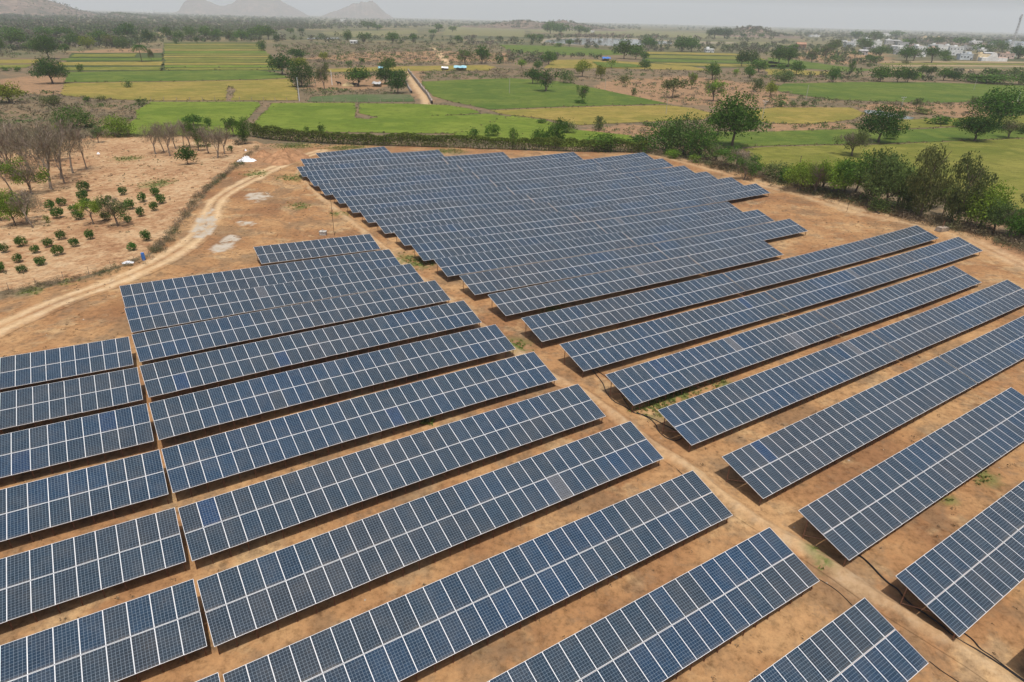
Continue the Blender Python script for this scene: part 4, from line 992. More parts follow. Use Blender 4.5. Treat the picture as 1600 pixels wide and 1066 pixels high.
POST = post_mesh('post', .026)
mb = MB(); mb.box(-.025, .025, -.5, .5, -.06, 0); RAFT = mb.mesh('rafter', M['rust'])
mb = MB(); mb.box(-.018, .018, -.018, .018, 0, 1); BRACE = mb.mesh('brace', M['rust'])
TILT = 0.28; SLANT = 1.965
def basis(ex, ey, ez, o):
    return Matrix(((ex[0], ey[0], ez[0], o[0]), (ex[1], ey[1], ez[1], o[1]), (ex[2], ey[2], ez[2], o[2]), (0, 0, 0, 1)))
def norm(v): return v / np.linalg.norm(v)
BLUE = np.array((.009, .031, .066)); GREY = np.array((.015, .030, .047)); PURP = np.array((.028, .033, .040)); DEEP = np.array((.010, .028, .085)); DUSTY = np.array((.085, .09, .10))
ntab = 0
def batch(P, mix=0.0):
    v = vnoise(np.array([P[0] * .10]), np.array([P[1] * .30]), 21)[0] + random.gauss(0, .06)
    far = min(1, max(0, (P[1] - 45) / 45)); r = random.random()
    if r < .004: return DUSTY * .85
    if r < .012 * (1 - .8 * far): return DEEP * .35 + BLUE * .65
    if r < .04: return PURP * .35 + GREY * .65
    v = min(1, max(0, v + .08 * far)); 
    if v < .5: return BLUE + (GREY - BLUE) * (v / .5)
    return GREY + (PURP - GREY) * ((v - .5) / .5) * .7
def table(row, L, Rr, n, k0, ntot, gaps, label, near=True):
    """one table: n columns starting at column k0 of the row from L to Rr"""
    v = Rr - L; pl = (np.linalg.norm(v[:2]) - .17 * sum(1 for g in [gaps] for _ in range(g))) / ntot
    d2 = norm(v[:2]); seg = k0 // 30 if k0 else 0
    def C(k): 
        s = pl * k + .17 * tabidx
        p = L[:2] + d2 * s; return np.array([p[0], p[1], zpoly(p[0], p[1])])
    tabidx = table.idx
    down = np.array([d2[1], -d2[0], 0.0]); sl = math.cos(TILT) * down - math.sin(TILT) * np.array([0, 0, 1.0])
    mid = C(k0 + n / 2) + sl * SLANT; base = np.array([mid[0], mid[1], float(terrain(mid[0], mid[1]))])
    root = empty('solar_table', tuple(base)); tag(root, label, 'solar table', 'solar tables of two panels in height set out in long rows')
    Bm = Matrix.Translation(tuple(-base))
    for k in range(k0, k0 + n):
        a, b_ = C(k), C(k + 1)
        for j in (0, 1):
            ex = b_ - a; w = np.linalg.norm(ex); exn = ex / w
            tj = TILT + random.gauss(0, .004); s2 = math.cos(tj) * down - math.sin(tj) * np.array([0, 0, 1.0])
            ez = norm(np.cross(exn, -s2)); o = a + exn * .004 + sl * (SLANT + .02) * j
            ob = bpy.data.objects.new('solar_panel', PANEL); col.objects.link(ob); ob.parent = root
            ob.matrix_local = Bm @ basis(exn * (w - .008), -s2, ez, o)
            c = batch(a + np.array([0, j * 3.0, 0])) * random.uniform(.9, 1.1); ob.color = (*c, 1)
    step = 1 if near else 5
    up = np.array([0, 0, 1.0]); nrm = norm(np.cross(np.append(d2, 0), -sl))
    def put(nm, me, m): o = bpy.data.objects.new(nm, me); col.objects.link(o); o.parent = root; o.matrix_local = Bm @ m; return o
    dd = np.append(d2, 0)
    for k in range(k0, k0 + n + 1, step):
        t = C(k) + sl * (SLANT * 2 - .22) - nrm * .12; t = t + dd * (.15 if k == k0 else (-.15 if k == k0 + n else 0)); z = float(terrain(t[0], t[1])) - .05
        put('front_post', POST, basis(dd, down, up * (t[2] - z), (t[0], t[1], z)))
    for k in sorted(set(list(range(k0, k0 + n, 3 if near else 6)) + [k0 + n])):
        sh = dd * (.15 if k == k0 else (-.15 if k == k0 + n else 0))
        t = C(k) + sl * .75 - nrm * .12 + sh; z = float(terrain(t[0], t[1])) - .05
        put('rear_post', POST, basis(dd, down, up * (t[2] - z), (t[0], t[1], z)))
        c = C(k) + sl * SLANT - nrm * .09 + sh
        put('rafter', RAFT, basis(dd, sl * 3.7, nrm, c))
        if near:
            t2 = C(k) + sl * 2.4 - nrm * .14 + sh; b2 = np.array([t[0], t[1], z + .35]); q = t2 - b2; e = norm(q); ax = norm(np.cross(e, dd))
            put('brace', BRACE, basis(dd, ax, q, b2))
    for off in (.42, 1.52, 2.42, 3.5):
        mb = MB(); P = [C(k) + sl * off - nrm * .065 - base for k in np.linspace(k0, k0 + n, 7)]
        mb.tube([tuple(p) for p in P], .026, 4); mb.build('rail', M['steel'], root)
    return root

ROWS = {  # top left, top right corner in the photo, columns, split into tables, which end is fixed
'B1': ((493,239.3),(600,228.8),15,[15]), 'B2': ((469.5,248.8),(685,234.3),30,[30]), 'B3': ((463.3,260.8),(786,237.5),45,[30,15]), 'B4': ((479.5,275),(896,237.5),60,[30,30]),
'B5': ((496,288),(1006,238),75,[30,30,15]), 'B6': ((517.5,300),(1035,247.5),75,[30,30,15]), 'B7': ((538,313.8),(1069,258.8),75,[30,30,15]), 'B8': ((561,328),(1103.8,268),75,[30,30,15]),
'B9': ((585.5,343.8),(1142.5,276.8),75,[30,30,15]), 'B10': ((614.5,361),(1181,286.8),75,[30,30,15]), 'B11': ((642.5,382.5),(1137,315),60,[30,30]), 'B12': ((677.5,405),(1184,327.5),60,[30,30]),
'B13': ((717.5,431),(1233.8,341.8),60,[30,30]), 'B14': ((762,460.5),(1192.5,375.5),45,[30,15]), 'B15': ((814.5,497),(1432.5,352),75,[30,30,15]), 'B16': ((874.5,538),(1497.5,370),75,[30,30,15]),
'B17': ((946,585.5),(1490,415),60,[30,30]), 'B18': ((1028,640.8),(1573.8,437),60,[30,30]), 'B19': ((1128,713.8),(1600,493),48,[30,30]), 'B20': ((1247.5,797.5),(1580,605),30,[30]),
'B21': ((1399.5,900),(1600,751),16,[30]), 'B22': ((1606,1016),(1740,895),8,[15]),
'A1': ((396,386),(578,365.5),15,[15]), 'A2': ((186.5,447),(608,389.5),30,[30]), 'A3': ((194.5,482),(641,412),30,[30]), 'A4': ((205.5,523),(679.5,438),30,[30]), 'A5': ((218,572),(724.5,469.5),30,[30]),
'A6': ((232.5,630),(774,507),30,[30]), 'A7': ((252,702),(834,549.5),30,[30]), 'A8': ((278,794),(903,600),30,[30]), 'A9': ((307.5,907.5),(985,658),30,[30]), 'A10': ((348,1054),(1082.5,735),30,[30]),
'A11': ((872.5,1004.25),(1202.5,823.8),16,[30]), 'A12': ((1207,1038.8),(1351,933.8),8,[30]),
'C1': ((0,559),(201,526),9,[15]), 'C2': ((0,614),(214.5,574),9,[15]), 'C3': ((0,680),(229,630.5),8.6,[15]), 'C4': ((0,765.5),(248.8,702.5),8.3,[15]), 'C5': ((10,870.8),(273,793),8,[15]), 'C6': ((0,1009),(302,904.5),8,[15]), 'C7': ((304,1066),(340.8,1050.5),1,[15]),
}
BLK = {'A': 'middle block left of the footpath', 'B': 'long block right of the footpath', 'C': 'small block at the left edge'}
for nm, (tl, trp, n, tabs) in ROWS.items():
    L, Rr = Gtab(*tl), Gtab(*trp); tot = sum(tabs)
    pl = np.linalg.norm((Rr - L)[:2])
    if tot != n:                         # the row runs out of the picture: extend it at the same pitch
        ng = len(tabs) - 1
        if nm[0] == 'B':
            u = norm((Rr - L)[:2]); e = L[:2] + u * (pl * tot / n); Rr = np.array([*e, zpoly(*e)])
        else:
            u = norm((L - Rr)[:2]); e = Rr[:2] + u * (pl * tot / n); L = np.array([*e, zpoly(*e)])
    r = int(nm[1:]); k0 = 0
    for ti, tn in enumerate(tabs):
        blk = {'A': 'left of the footpath', 'B': 'right of the footpath', 'C': 'at the left edge'}[nm[0]]
        pos = 'only' if len(tabs) == 1 else (('left', 'right') if len(tabs) == 2 else ('left', 'middle', 'right'))[ti]
        if nm == 'B21': lab = 'solar table running out at the right edge, second nearest right of the footpath'
        elif nm == 'B22': lab = 'solar table whose shadow enters the bottom right corner, nearest right of the footpath'
        elif len(tabs) == 1: lab = f'solar table forming the {ORDW[r - 1]} row from the back {blk}'
        else: lab = f'{pos} solar table of the {ORDW[r - 1]} row from the back {blk}'
        table.idx = ti
        near = ((L + Rr) / 2)[1] < 72
        table(nm, L, Rr, tn, k0, tot, len(tabs) - 1, lab, near)
        k0 += tn

# ------------------------------------------------------------------ cables
def cable(px, r, label, lift=.0, mat='black'):
    P = smooth_line([G(*p)[:2] for p in px], 8); mb = MB()
    mb.tube([(x, y, float(terrain(x, y)) + r + .01 + lift) for x, y in P], r, 5)
    return tag(mb.build('cable', M[mat]), label, 'cable')
cable([(925, 578), (933, 588), (942, 600), (948, 615), (960, 628), (978, 637), (990, 645), (1000, 648)], .035, 'black cable curling along the footpath beside the seventeenth row')
cable([(929, 577), (950, 592), (965, 606), (975, 625), (985, 640)], .03, 'thin black cable running straight under the seventeenth row end')
cable([(995, 645), (1015, 655), (1025, 665), (1028, 673), (1040, 684), (1055, 689), (1066, 684), (1062, 676), (1045, 668), (1020, 655), (1003, 648)], .035, 'black cable looped in a coil by the green weeds at the footpath')
cable([(1335, 865), (1348, 873), (1362, 886), (1375, 900), (1388, 912), (1402, 922), (1412, 935), (1425, 947), (1445, 960), (1470, 978), (1495, 999), (1530, 1019), (1570, 1045), (1620, 1080)], .05, 'thick black cable snaking past the front right tables beside the footpath')
cable([(1506, 990), (1520, 1001), (1532, 1015), (1550, 1027), (1575, 1046), (1620, 1077)], .035, 'second black cable joining the thick one at the bottom right corner')
cable([(1280, 906), (1300, 918), (1315, 930), (1332, 947)], .02, 'thin dark cable between the last two tables left of the footpath')
cable([(1452, 1034), (1470, 1048), (1500, 1068), (1530, 1090)], .02, 'thin dark cable leaving the nearest table by the footpath')
cable([(1036, 716), (1045, 722), (1056, 732), (1066, 742)], .02, 'thin dark cable between two tables near the middle of the footpath')

# ------------------------------------------------------------------ poles
def pole(base, top_py, label, r=.09, mat='concrete', cross=False, name='utility_pole', taper=.7, lamp=False):
    P = G(*base); s = dist_scale(P); h = (base[1] - top_py) * s / .93
    root = empty(name, tuple(P)); mb = MB(); mb.tube([(0, 0, -.2), (0, 0, h * .5), (0, 0, h)], [r, r * (1 + taper) / 2, r * taper], 8); mb.build('shaft', M[mat], root)
    if cross:
        mb = MB(); mb.box(-.9, .9, -.06, .06, h - .5, h - .36); mb.box(-.6, .6, -.05, .05, h - 1.1, h - 1.0); mb.build('crossarm', M['steel'], root)
        for x in (-.8, 0, .8):
            mb = MB(); mb.tube([(x, 0, h - .36), (x, 0, h - .26), (x, 0, h - .12)], [.05, .07, .04], 6); mb.build('insulator', M['white'], root)
    tag(root, label, 'pole'); return root
pole((522.5, 368), 306, 'thin dark lightning mast standing behind the short first table', .035, 'black', name='lightning_mast')
mb = MB()
Pm = G(522, 368)
pole((1323, 331), 288, 'thin dark mast standing on the path by the right boundary', .03, 'black', name='lightning_mast')
pole((1242, 292), 248, 'weathered leaning post among the bushes of the right boundary', .10, 'bark', name='wooden_post')
pole((468, 158), 126, 'white concrete pole at the corner of the yellow paddy', .11, 'white')
pole((493, 134), 116, 'short grey pole beside the farmyard tree', .12)
pole((519, 133), 113, 'white pole left of the cattle in the farmyard', .14, 'white')
pole((945, 141), 124, 'pale pole at the edge of the orange waste ground', .10)
pole((1040.5, 179), 157, 'pale concrete pole in the yellow paddy beyond the boundary', .09)
pole((796, 146), 125, 'pale pole in the green paddy', .10)
pole((1191, 186), 160, 'leaning grey pole beside the ripe paddy', .10, cross=True)
pole((1259, 156), 136, 'pale pole at the left edge of the wide green field', .12)
pole((1406, 176), 154, 'dark pole with crossarms above the pond', .12, cross=True)
pole((1521, 141), 125, 'thin pole in the wide green field', .10)
pole((1589, 161), 145, 'white pole at the right edge of the wide green field', .12, 'white')
pole((284, 48.5), 33, 'far pole among the trees above the terraces', .2)

# telecom tower
def lattice_tower():
    P = G(1577, 84); s = dist_scale(P); h = (84 - 30) * s / .98; root = empty('telecom_tower', tuple(P), .3); w0, w1 = h * .032, h * .012
    legs = [(-1, -1), (1, -1), (1, 1), (-1, 1)]; at = lambda i, t: Vector((legs[i][0] * (w0 + (w1 - w0) * t), legs[i][1] * (w0 + (w1 - w0) * t), h * t))
    for i in range(4):
        mb = MB(); mb.tube([at(i, 0), at(i, 1)], .2, 4); mb.build('leg', M['steel'], root)
    mb = MB(); n = 14
    for k in range(n):
        t0, t1 = k / n, (k + 1) / n
        for i in range(4):
            j = (i + 1) % 4
            mb.tube([at(i, t0), at(j, t1)], .1, 3); mb.tube([at(j, t0), at(i, t1)], .1, 3); mb.tube([at(i, t1), at(j, t1)], .1, 3)
    mb.build('bracing', M['steel'], root)
    mb = MB()
    for k in range(6):
        a = k * 1.05; c, d = math.cos(a) * w1 * 2.2, math.sin(a) * w1 * 2.2; mb.box(c - .5, c + .5, d - .4, d + .4, h * (.86 + .04 * (k % 2)), h * (.95 + .03 * (k % 2)))
    mb.build('antennas', M['white'], root)
    tag(root, 'tall steel lattice telecom tower behind the village', 'tower')
lattice_tower()

# ------------------------------------------------------------------ village
def house(px, py, wpx, hpx, depth, wall, label, roof='flat', storeys=1, rz=None, cat='house', wins=3):
    P = G(px, py); s = dist_scale(P); W = wpx * s; Hh = hpx * s; Dp = depth
    rz = random.uniform(-.35, .15) if rz is None else rz
    root = empty('village_house', tuple(P), rz); m = M[wall]; W *= .85; Hh *= .85
    mb = MB(); mb.box(-W / 2, W / 2, 0, Dp, -.5, Hh); mb.build('walls', m, root)
    if roof == 'flat':
        mb = MB(); t = .25; mb.box(-W / 2 - .15, W / 2 + .15, -.15, t, Hh, Hh + .7); mb.box(-W / 2 - .15, W / 2 + .15, Dp - t, Dp + .15, Hh, Hh + .7); mb.box(-W / 2 - .15, -W / 2 + t, t, Dp - t, Hh, Hh + .7); mb.box(W / 2 - t, W / 2 + .15, t, Dp - t, Hh, Hh + .7)
        mb.build('parapet', m, root)
        if W > 9:
            mb = MB(); a = random.uniform(-.3, .3) * W; mb.box(a - 1.6, a + 1.6, Dp * .4, Dp * .8, Hh, Hh + 2.4); mb.build('stair_head', m, root)
    else:
        mb = MB(); e = .5; zt = Hh + W * .22 if roof == 'gable' else Hh + 1.2
        mb.add([(-W / 2 - e, -e, Hh), (W / 2 + e, -e, Hh), (W / 2 + e, Dp + e, Hh), (-W / 2 - e, Dp + e, Hh), (-W / 2 - e, Dp / 2, zt), (W / 2 + e, Dp / 2, zt)], [(0, 1, 5, 4), (2, 3, 4, 5), (1, 2, 5), (3, 0, 4), (3, 2, 1, 0)])
        mb.build('roof', M['wtile' if roof == 'gable' else 'wgrey'], root)
    for st in range(storeys):
        z0 = Hh / storeys * st
        for k in range(wins):
            x = -W / 2 + W * (k + .5) / wins
            if st == 0 and k == wins // 2:
                mb = MB(); mb.box(x - .55, x + .55, -.06, .02, z0, z0 + 2.1); mb.build('door', M['win'], root); continue
            mb = MB(); zc = z0 + Hh / storeys * .55; mb.box(x - .6, x + .6, -.05, .02, zc - .6, zc + .6); f = mb.build('window', M['win'], root)
            mb = MB(); mb.box(x - .8, x + .8, -.45, 0, zc + .75, zc + .85); mb.build('sunshade', m, f)
    tag(root, label, cat, 'houses of the village beyond the fields'); return root
HS = [(1438,89,20,17,12,'wwhite','white two storey village house with three upper windows, behind the round tree','flat',2,4),(1455,84,16,9,9,'wpink','low pink village house directly right of the white two storey one','flat',1,3),
 (1476,82,28,11,10,'wwhite','white village block in the centre behind the flat topped tree','flat',1,5),(1492,87,22,14,10,'wwhite','stepped white village house with a dark ground floor','flat',2,4),
 (1514,94,32,9,10,'wblue','long pale blue village house at the front of the village','flat',1,6),(1535,95,22,10,9,'wcream','cream village house right of the long pale blue one','flat',1,4),(1572,92,24,8,9,'wpink','low pinkish village house behind the white pavilion','flat',1,4),
 (1449,66,22,9,9,'wcream','cream two storey house at the back of the village','flat',2,4),(1470,67,20,9,9,'wcream','smaller cream two storey house right of the first cream one','flat',2,3),(1492,69,14,7,8,'wblue','pale blue house at the back beside the cream ones','flat',1,3),
 (1328,74,16,8,9,'wblue','pale blue shed at the left end of the village','shed',1,3),(1334,73,7,12,7,'wwhite','narrow white tower house at the left end of the village','flat',2,1),(1369,74,16,10,9,'wwhite','white house standing left of the grey roofed row','flat',1,3),
 (1394,70,24,7,9,'wgrey','grey roofed row house in the left half of the village','shed',1,4),(1410,74,20,8,9,'wgrey','second grey house right of the grey roofed row','flat',1,3),(1402,78,20,6,9,'wblue','low bluish shed in front of the grey houses','shed',1,3),
 (1349,86,14,7,8,'wgrey','open fronted grey shed in front of the village','shed',1,3),(1252,76,16,7,8,'wtile','small tile roofed hut left of the village','gable',1,2),(1525,71,20,7,9,'wwhite','white house at the back right of the village','flat',1,4),
 (1583,77,24,13,12,'wblue','pale blue two storey building at the right edge beside the tower','flat',2,5),(1600,78,16,11,12,'wblue','second pale blue building cut by the right edge','flat',2,3),(1431,78,18,7,8,'wpink','pinkish house behind the round tree','flat',1,3),
 (1360,58,8,5,8,'wcream','small cream house at the far back left of the village','flat',1,2),(1386,58,12,6,8,'wwhite','small white house at the far back of the village','flat',1,3),(1355,66,8,6,7,'wwhite','tiny white house in the left trees of the village','flat',1,2),
 (1512,79,22,6,8,'wgrey','grey low house in the right half of the village','flat',1,4),(1462,77,22,7,9,'wwhite','white flat roofed house behind the pink one','flat',1,4),(1545,88,16,5,8,'wgrey','small grey shed between the cream and the white buildings','shed',1,2),
 (1109,82,15,5,10,'wwhite','white pillared farmhouse with a small tower left of the far dark trees','flat',1,4),(535,34,9,4,25,'wwhite','white industrial shed in the far woodland','shed',1,3),
 (235,20,12,4,30,'wwhite','far white factory shed below the left hills','flat',1,3),(216,18,14,3,30,'wwhite','long far white building left of the factory shed','flat',1,3),(120,24,4,5,10,'wwhite','white tower like building in the left woodland','flat',2,1),
 (562,25,3,5,15,'wwhite','tiny pale temple tower on the horizon below the blue hill','flat',1,1),(925,51,5,3,15,'wwhite','tiny white hut beyond the reservoir','flat',1,1),(1275,58,22,3,12,'wwhite','long low white wall building left of the village trees','flat',1,4),
 (552,68,12,3.5,8,'wwhite','white roofed hut at the back edge of the scrub plain','shed',1,2)]
for h in HS:
    o = house(*h[:7], roof=h[7], storeys=h[8], wins=h[9])
    if h[0] < 1240: o['group'] = 'far buildings outside the village'
for k in range(20):
    x = 1325 + 14.5 * k + random.uniform(-6, 6); y = 64 + (x - 1325) * .03 + random.uniform(0, 19)
    o = house(x, y, random.uniform(8, 16), random.uniform(4, 7), 8, random.choice(('wwhite', 'wwhite', 'wgrey', 'wcream', 'wwhite')), 'small pale flat roofed house half hidden among the village trees', wins=3)
    o['group'] = 'small pale houses among the village trees'
# white pavilion with a stepped gable
P = G(1553, 96); s = dist_scale(P); root = empty('white_pavilion', tuple(P), -.1); w = 38 * s
mb = MB(); mb.box(-w / 2, w / 2, 0, 8, -.3, 3 * s * 1.6); mb.build('walls', M['wwhite'], root)
mb = MB(); mb.add([(-w * .3, -.1, 5 * s), (w * .12, -.1, 5 * s), (w * .02, -.1, 12 * s), (-w * .08, -.1, 13 * s), (-w * .3, .5, 5 * s), (w * .12, .5, 5 * s), (w * .02, .5, 12 * s), (-w * .08, .5, 13 * s)], [(0, 1, 2, 3), (7, 6, 5, 4), (0, 4, 5, 1), (1, 5, 6, 2), (2, 6, 7, 3), (3, 7, 4, 0)]); mb.build('gable', M['wwhite'], root)
mb = MB(); mb.box(-w * .05, w * .5, 1, 7, 5 * s, 5.9 * s); mb.build('roof', M['wpink'], root)
tag(root, 'bright white pavilion with a pointed gable at the front of the village', 'building')

# ------------------------------------------------------------------ farmyard things
def shed(px, py, wpx, hpx, mat, label, dep=5, name='tarpaulin_shed'):
    P = G(px, py); s = dist_scale(P); w = wpx * s; h = hpx * s; root = empty(name, tuple(P), .05)
    for sx in (-1, 1):
        for sy in (0, 1):
            mb = MB(); mb.tube([(sx * w * .45, sy * dep, 0), (sx * w * .45, sy * dep, h * .7)], .08, 5); mb.build('post', M['bark'], root)
    mb = MB(); n = 7; V = []; F = []
    for i in range(n):
        for j in range(5):
            x = -w / 2 + w * i / (n - 1); y = -.4 + (dep + .8) * j / 4; z = h * (.66 + .34 * (1 - abs(j - 2) / 2)) + random.gauss(0, .05) * h - .04 * h * math.cos(i * 2.1)
            V.append((x, y, z))
    F = [(i * 5 + j, (i + 1) * 5 + j, (i + 1) * 5 + j + 1, i * 5 + j + 1) for i in range(n - 1) for j in range(4)]
    mb.add(V, F); o = mb.build('sheet', M[mat], root); md = o.modifiers.new('thick', 'SOLIDIFY'); md.thickness = .04
    mb = MB(); mb.box(-w * .42, w * .42, dep * .7, dep * .95, 0, h * .55); mb.build('wall', M['thatch'], root)
    tag(root, label, 'shed')
shed(948, 96, 13, 6, 'bluetarp', 'bright blue tarpaulin hut between the far fields', 7)
shed(595, 111, 9, 6, 'paleblue', 'pale blue sheeted shed half hidden by the farmyard tree', 5)
shed(719, 111, 20, 7.5, 'paleblue', 'pale blue sheeted shed on the yellow strip', 6)
shed(695, 110, 11, 5, 'white', 'small white sheeted shed left of the pale blue one', 4)
shed(588, 136, 14, 7, 'wgrey', 'grey lean-to stacked with things under the farmyard trees', 4)
def cow(px, py, label, rz):
    P = G(px, py); root = empty('cow', tuple(P), rz)
    J = [((0, 0, 1.05), .30), ((-.75, 0, 1.1), .27), ((.55, 0, 1.05), .33), ((1.0, 0, 1.25), .17), ((1.35, 0, 1.3), .15), ((1.62, 0, 1.15), .08),
         ((-.75, .2, .6), .11), ((-.82, .2, .35), .06), ((-.78, .2, .03), .05), ((-.75, -.2, .6), .11), ((-.82, -.2, .35), .06), ((-.78, -.2, .03), .05),
         ((.6, .18, .6), .10), ((.6, .18, .33), .055), ((.6, .18, .03), .05), ((.6, -.18, .6), .10), ((.6, -.18, .33), .055), ((.6, -.18, .03), .05), ((-1.08, 0, 1.1), .04), ((-1.14, 0, .55), .03), ((1.3, .16, 1.5), .03), ((1.3, -.16, 1.5), .03)]
    E = [(0, 1), (0, 2), (2, 3), (3, 4), (4, 5), (1, 6), (6, 7), (7, 8), (1, 9), (9, 10), (10, 11), (2, 12), (12, 13), (13, 14), (2, 15), (15, 16), (16, 17), (1, 18), (18, 19), (4, 20), (4, 21)]
    me = bpy.data.meshes.new('body'); me.from_pydata([j[0] for j in J], E, []); o = link('body', me, M['hide'], root)
    o.modifiers.new('skin', 'SKIN'); sub = o.modifiers.new('sub', 'SUBSURF'); sub.levels = 1; sub.render_levels = 1
    for v, j in zip(me.skin_vertices[0].data, J): v.radius = (j[1], j[1])
    me.skin_vertices[0].data[0].use_root = True
    for p in me.polygons: p.use_smooth = True
    o.scale = (1.25,) * 3
    tag(root, label, 'cow', 'black cattle in the farmyard')
cow(530, 134, 'black cow standing left of the straw heap', 2.6); cow(556, 136, 'black cow standing at the foot of the farmyard tree', 3.0)
def heap(px, py, wpx, h, mat, name, label, cat, seed=0, dep=None, spiky=.25):
    P = G(px, py); s = dist_scale(P); w = wpx * s / 2; n = 26; V = [(0, 0, h)]; F = []; dep = dep or w
    for r in range(1, 8):
        for a in range(n):
            t = 2 * math.pi * a / n; q = r / 7; k = 1 + .28 * (vnoise(np.array([math.cos(t) * 2 + seed]), np.array([math.sin(t) * 2.]), seed)[0] - .5) * 2
            x, y = math.cos(t) * w * q * k, math.sin(t) * dep * q * k
            z = h * (1 - q) ** .9 * (1 + spiky * (random.random() - .5)) if r < 7 else -.1
            V.append((x, y, z + float(terrain(P[0] + x, P[1] + y) - P[2])))
    for a in range(n): F.append((0, 1 + a, 1 + (a + 1) % n))
    for r in range(6):
        for a in range(n):
            b0 = 1 + r * n; b1 = b0 + n; F.append((b0 + a, b1 + a, b1 + (a + 1) % n, b0 + (a + 1) % n))
    me = bpy.data.meshes.new(name); me.from_pydata(V, [], F); me.update()
    return tag(link(name, me, M[mat], None, tuple(P)), label, cat)
heap(545, 134, 22, 1.6, 'thatch', 'straw_heap', 'low straw heap between the two black cows', 'straw heap', 3)
heap(385, 252, 30, .9, 'white', 'plastic_sheeting', 'crumpled heap of white plastic sheeting beside the dirt track', 'plastic sheeting', 5, 1.4, .9)
heap(200, 411, 18, .22, 'white', 'plastic_sack', 'flat torn white plastic sack lying by the orchard fence', 'sack', 6, .6, .9)
heap(154, 241, 5, .5, 'white', 'white_drum', 'small white tub lying on the far orchard sand', 'tub', 7, .35, .1)
heap(384, 236, 3.6, .5, 'white', 'white_sack', 'small white sack above the crumpled sheeting', 'sack', 8, .3, .2)
m = plain('orange spoil', (.34, .19, .10), .95, 0, .25, 1.0, .05); M['spoil'] = m
heap(448, 250, 60, 2.4, 'spoil', 'earth_mound', 'mound of orange earth where the dirt track meets the last tables', 'earth mound', 9, 7, .25)
heap(410, 244, 26, 1.3, 'spoil', 'earth_mound', 'smaller mound of orange earth beside the white sheeting', 'earth mound', 12, 3.5, .35)
# equipment base by the mast
P = G(505, 367); mb = MB(); mb.box(-.45, .45, -.35, .35, -.1, .45); mb.box(-.5, .5, -.4, .4, .45, .55); mb.tube([(0, 0, .55), (0, 0, .8)], .06, 6)
tag(mb.build('earthing_block', M['concrete'], None, tuple(P)), 'small pale concrete block left of the lightning mast', 'concrete block')
P = G(1471, 361); root = empty('block_stack', tuple(P), .4)
mb = MB()
for k in range(4): mb.box(-1.1 + .1 * k, 1.1 - .1 * (k % 2), -.5, .5, .17 * k, .17 * k + .15)
mb.build('slabs', M['stone'], root); mb = MB(); mb.tube([(0, 0, .66), (.05, 0, 1.7)], .06, 6); mb.build('pipe', M['rust'], root)
tag(root, 'stack of grey slabs with an upright pipe at the right boundary', 'slab stack')
# blue drum at the fence
P = G(225, 407); root = empty('blue_drum', tuple(P)); mb = MB(); mb.tube([(0, 0, 0), (0, 0, .3), (0, 0, .6), (0, 0, .95)], [.2, .22, .22, .2], 12); mb.build('barrel', M['bluetarp'], root)
mb = MB(); mb.tube([(0, 0, .951), (0, 0, 1.0)], .18, 12); mb.build('lid', M['bluetarp'], root); tag(root, 'blue drum hung at the corner of the orchard fence', 'drum')
# stone walls of the far lane
def wall(px, h, th, label):
    P = smooth_line(wpts(px), 8); mb = MB(); V = []
    for i, (x, y) in enumerate(P):
        t = P[min(i + 1, len(P) - 1)] - P[max(i - 1, 0)]; t = t / np.linalg.norm(t); nx, ny = -t[1] * th, t[0] * th; z = float(terrain(x, y)); hh = h * random.uniform(.8, 1.15)
        V += [(x - nx, y - ny, z - .2), (x - nx * .7, y - ny * .7, z + hh), (x + nx * .7, y + ny * .7, z + hh * random.uniform(.9, 1.1)), (x + nx, y + ny, z - .2)]
    F = [(4 * i + j, 4 * i + 4 + j, 4 * i + 5 + j, 4 * i + 1 + j) for i in range(len(P) - 1) for j in range(3)]
    mb.add(V, F); tag(mb.build('stone_wall', M['wallstone']), label, 'stone wall')
wall([(675, 163), (668, 150), (658, 138), (648, 125), (638, 112)], 1.5, .4, 'grey dry stone wall on the right of the farm lane')
wall([(643, 146), (638, 138), (634, 130)], 1.2, .4, 'short grey wall on the left of the farm lane')

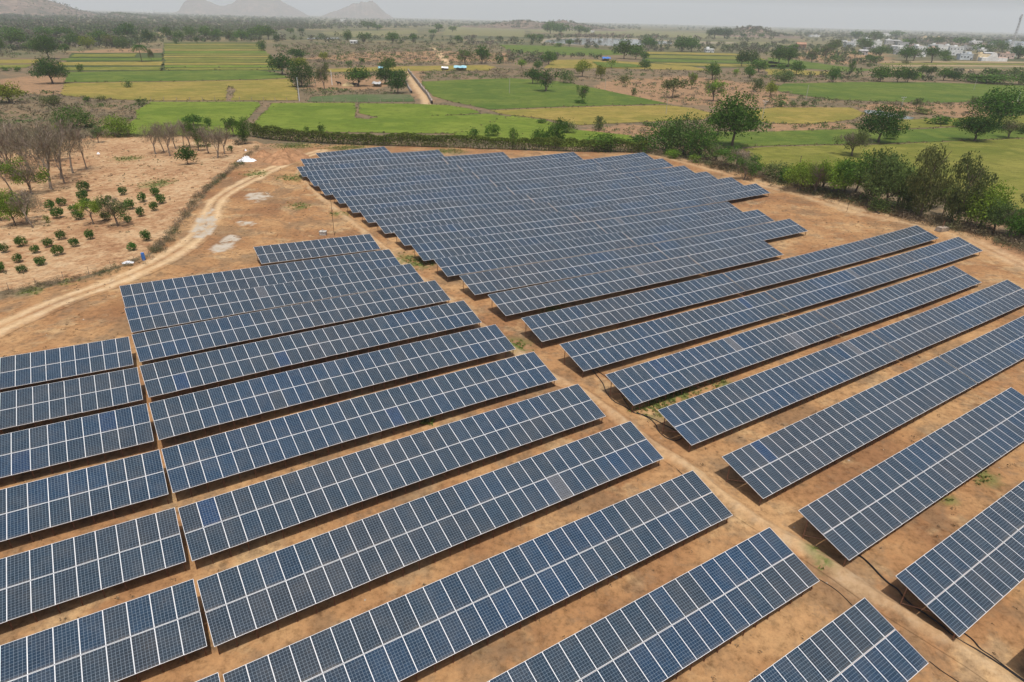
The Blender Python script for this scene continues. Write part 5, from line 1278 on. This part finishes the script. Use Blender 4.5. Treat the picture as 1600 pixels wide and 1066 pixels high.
# orchard fence
def fence(name, px, spacing, h, label, mat='concrete', r=.05, wires=(.35, .75, 1.15)):
    P = smooth_line(wpts(px), 8); Ls = np.concatenate([[0], np.cumsum(np.linalg.norm(np.diff(P, axis=0), axis=1))]); pts = []
    root = empty(name, (P[0][0], P[0][1], float(terrain(*P[0])))); O = Vector(root.location)
    for s in np.arange(0, Ls[-1], spacing):
        x, y = np.interp(s, Ls, P[:, 0]), np.interp(s, Ls, P[:, 1]); z = float(terrain(x, y)); pts.append(Vector((x, y, z)) - O)
    for p in pts[:100]:
        mb = MB(); lx, ly = random.gauss(0, .06), random.gauss(0, .06); mb.tube([p + Vector((0, 0, -.2)), p + Vector((lx, ly, h * random.uniform(.9, 1.1)))], [r, r * .8], 5); mb.build('post', M[mat], root)
    for w in wires:
        mb = MB(); mb.tube([p + Vector((0, 0, w)) for p in pts], .008, 3); mb.build('wire', M['black'], root)
    tag(root, label, 'fence')
fence('wire_fence', [(404, 232), (372, 260), (342, 284), (310, 308), (286, 342), (262, 374), (240, 396), (228, 408), (190, 418), (150, 428), (100, 440), (50, 450), (-40, 470)], 2.6, 1.15, 'wire fence on thin posts round the sandy orchard', 'drybark', .03)
fence('wire_fence', [(236, 159), (290, 158.5), (352, 158), (400, 158.5), (520, 160), (660, 161)], 4.2, 1.5, 'low post fence along the far side of the bright paddy', 'stone', .10)
fence('wire_fence', [(800, 233), (880, 236), (960, 238), (1010, 240)], 3.0, 1.9, 'post fence showing through the thin part of the hedge', 'bark', .06)
# fallen log and tree stumps of the reservoir
P1, P2 = G(1350, 320), G(1374, 335); mb = MB(); mb.tube([tuple(P1 + [0, 0, .15]), tuple((P1 + P2) / 2 + [0, 0, .25]), tuple(P2 + [0, 0, .1])], [.14, .12, .06], 6)
tag(mb.build('fallen_log', M['bark']), 'fallen bare branch lying beside the right boundary trees', 'log')
dead = []
for k in range(46):
    x = random.uniform(868, 1030); y = random.uniform(59.5, 62.5) + (x - 868) * .012; P = G(x, y); o = link('drowned_tree', random.choice(BARE_P), None, None, tuple(P)); s = random.uniform(7, 12); o.scale = (s * 1.1, s * 1.1, s); o.rotation_euler = (0, 0, random.random() * 6)
    tag(o, 'small bare drowned tree standing in the shallows of the far reservoir', 'dead tree', 'drowned trees in the far reservoir')

# ------------------------------------------------------------------ haze
mb = MB(); mb.box(-17500, 17500, -1000, 17500, -6, 420)
m = bpy.data.materials.new('air haze'); m.use_nodes = True; nt = m.node_tree; nt.nodes.clear()
out = nd(nt, 'ShaderNodeOutputMaterial'); pv = nd(nt, 'ShaderNodeVolumePrincipled')
pv.inputs['Color'].default_value = (.90, .95, 1.0, 1); pv.inputs['Density'].default_value = .00014; pv.inputs['Anisotropy'].default_value = 0.0
nt.links.new(pv.outputs[0], out.inputs['Volume'])
hz = mb.build('haze', m); tag(hz, 'pale heat haze over the plain', 'haze', None, 'stuff')
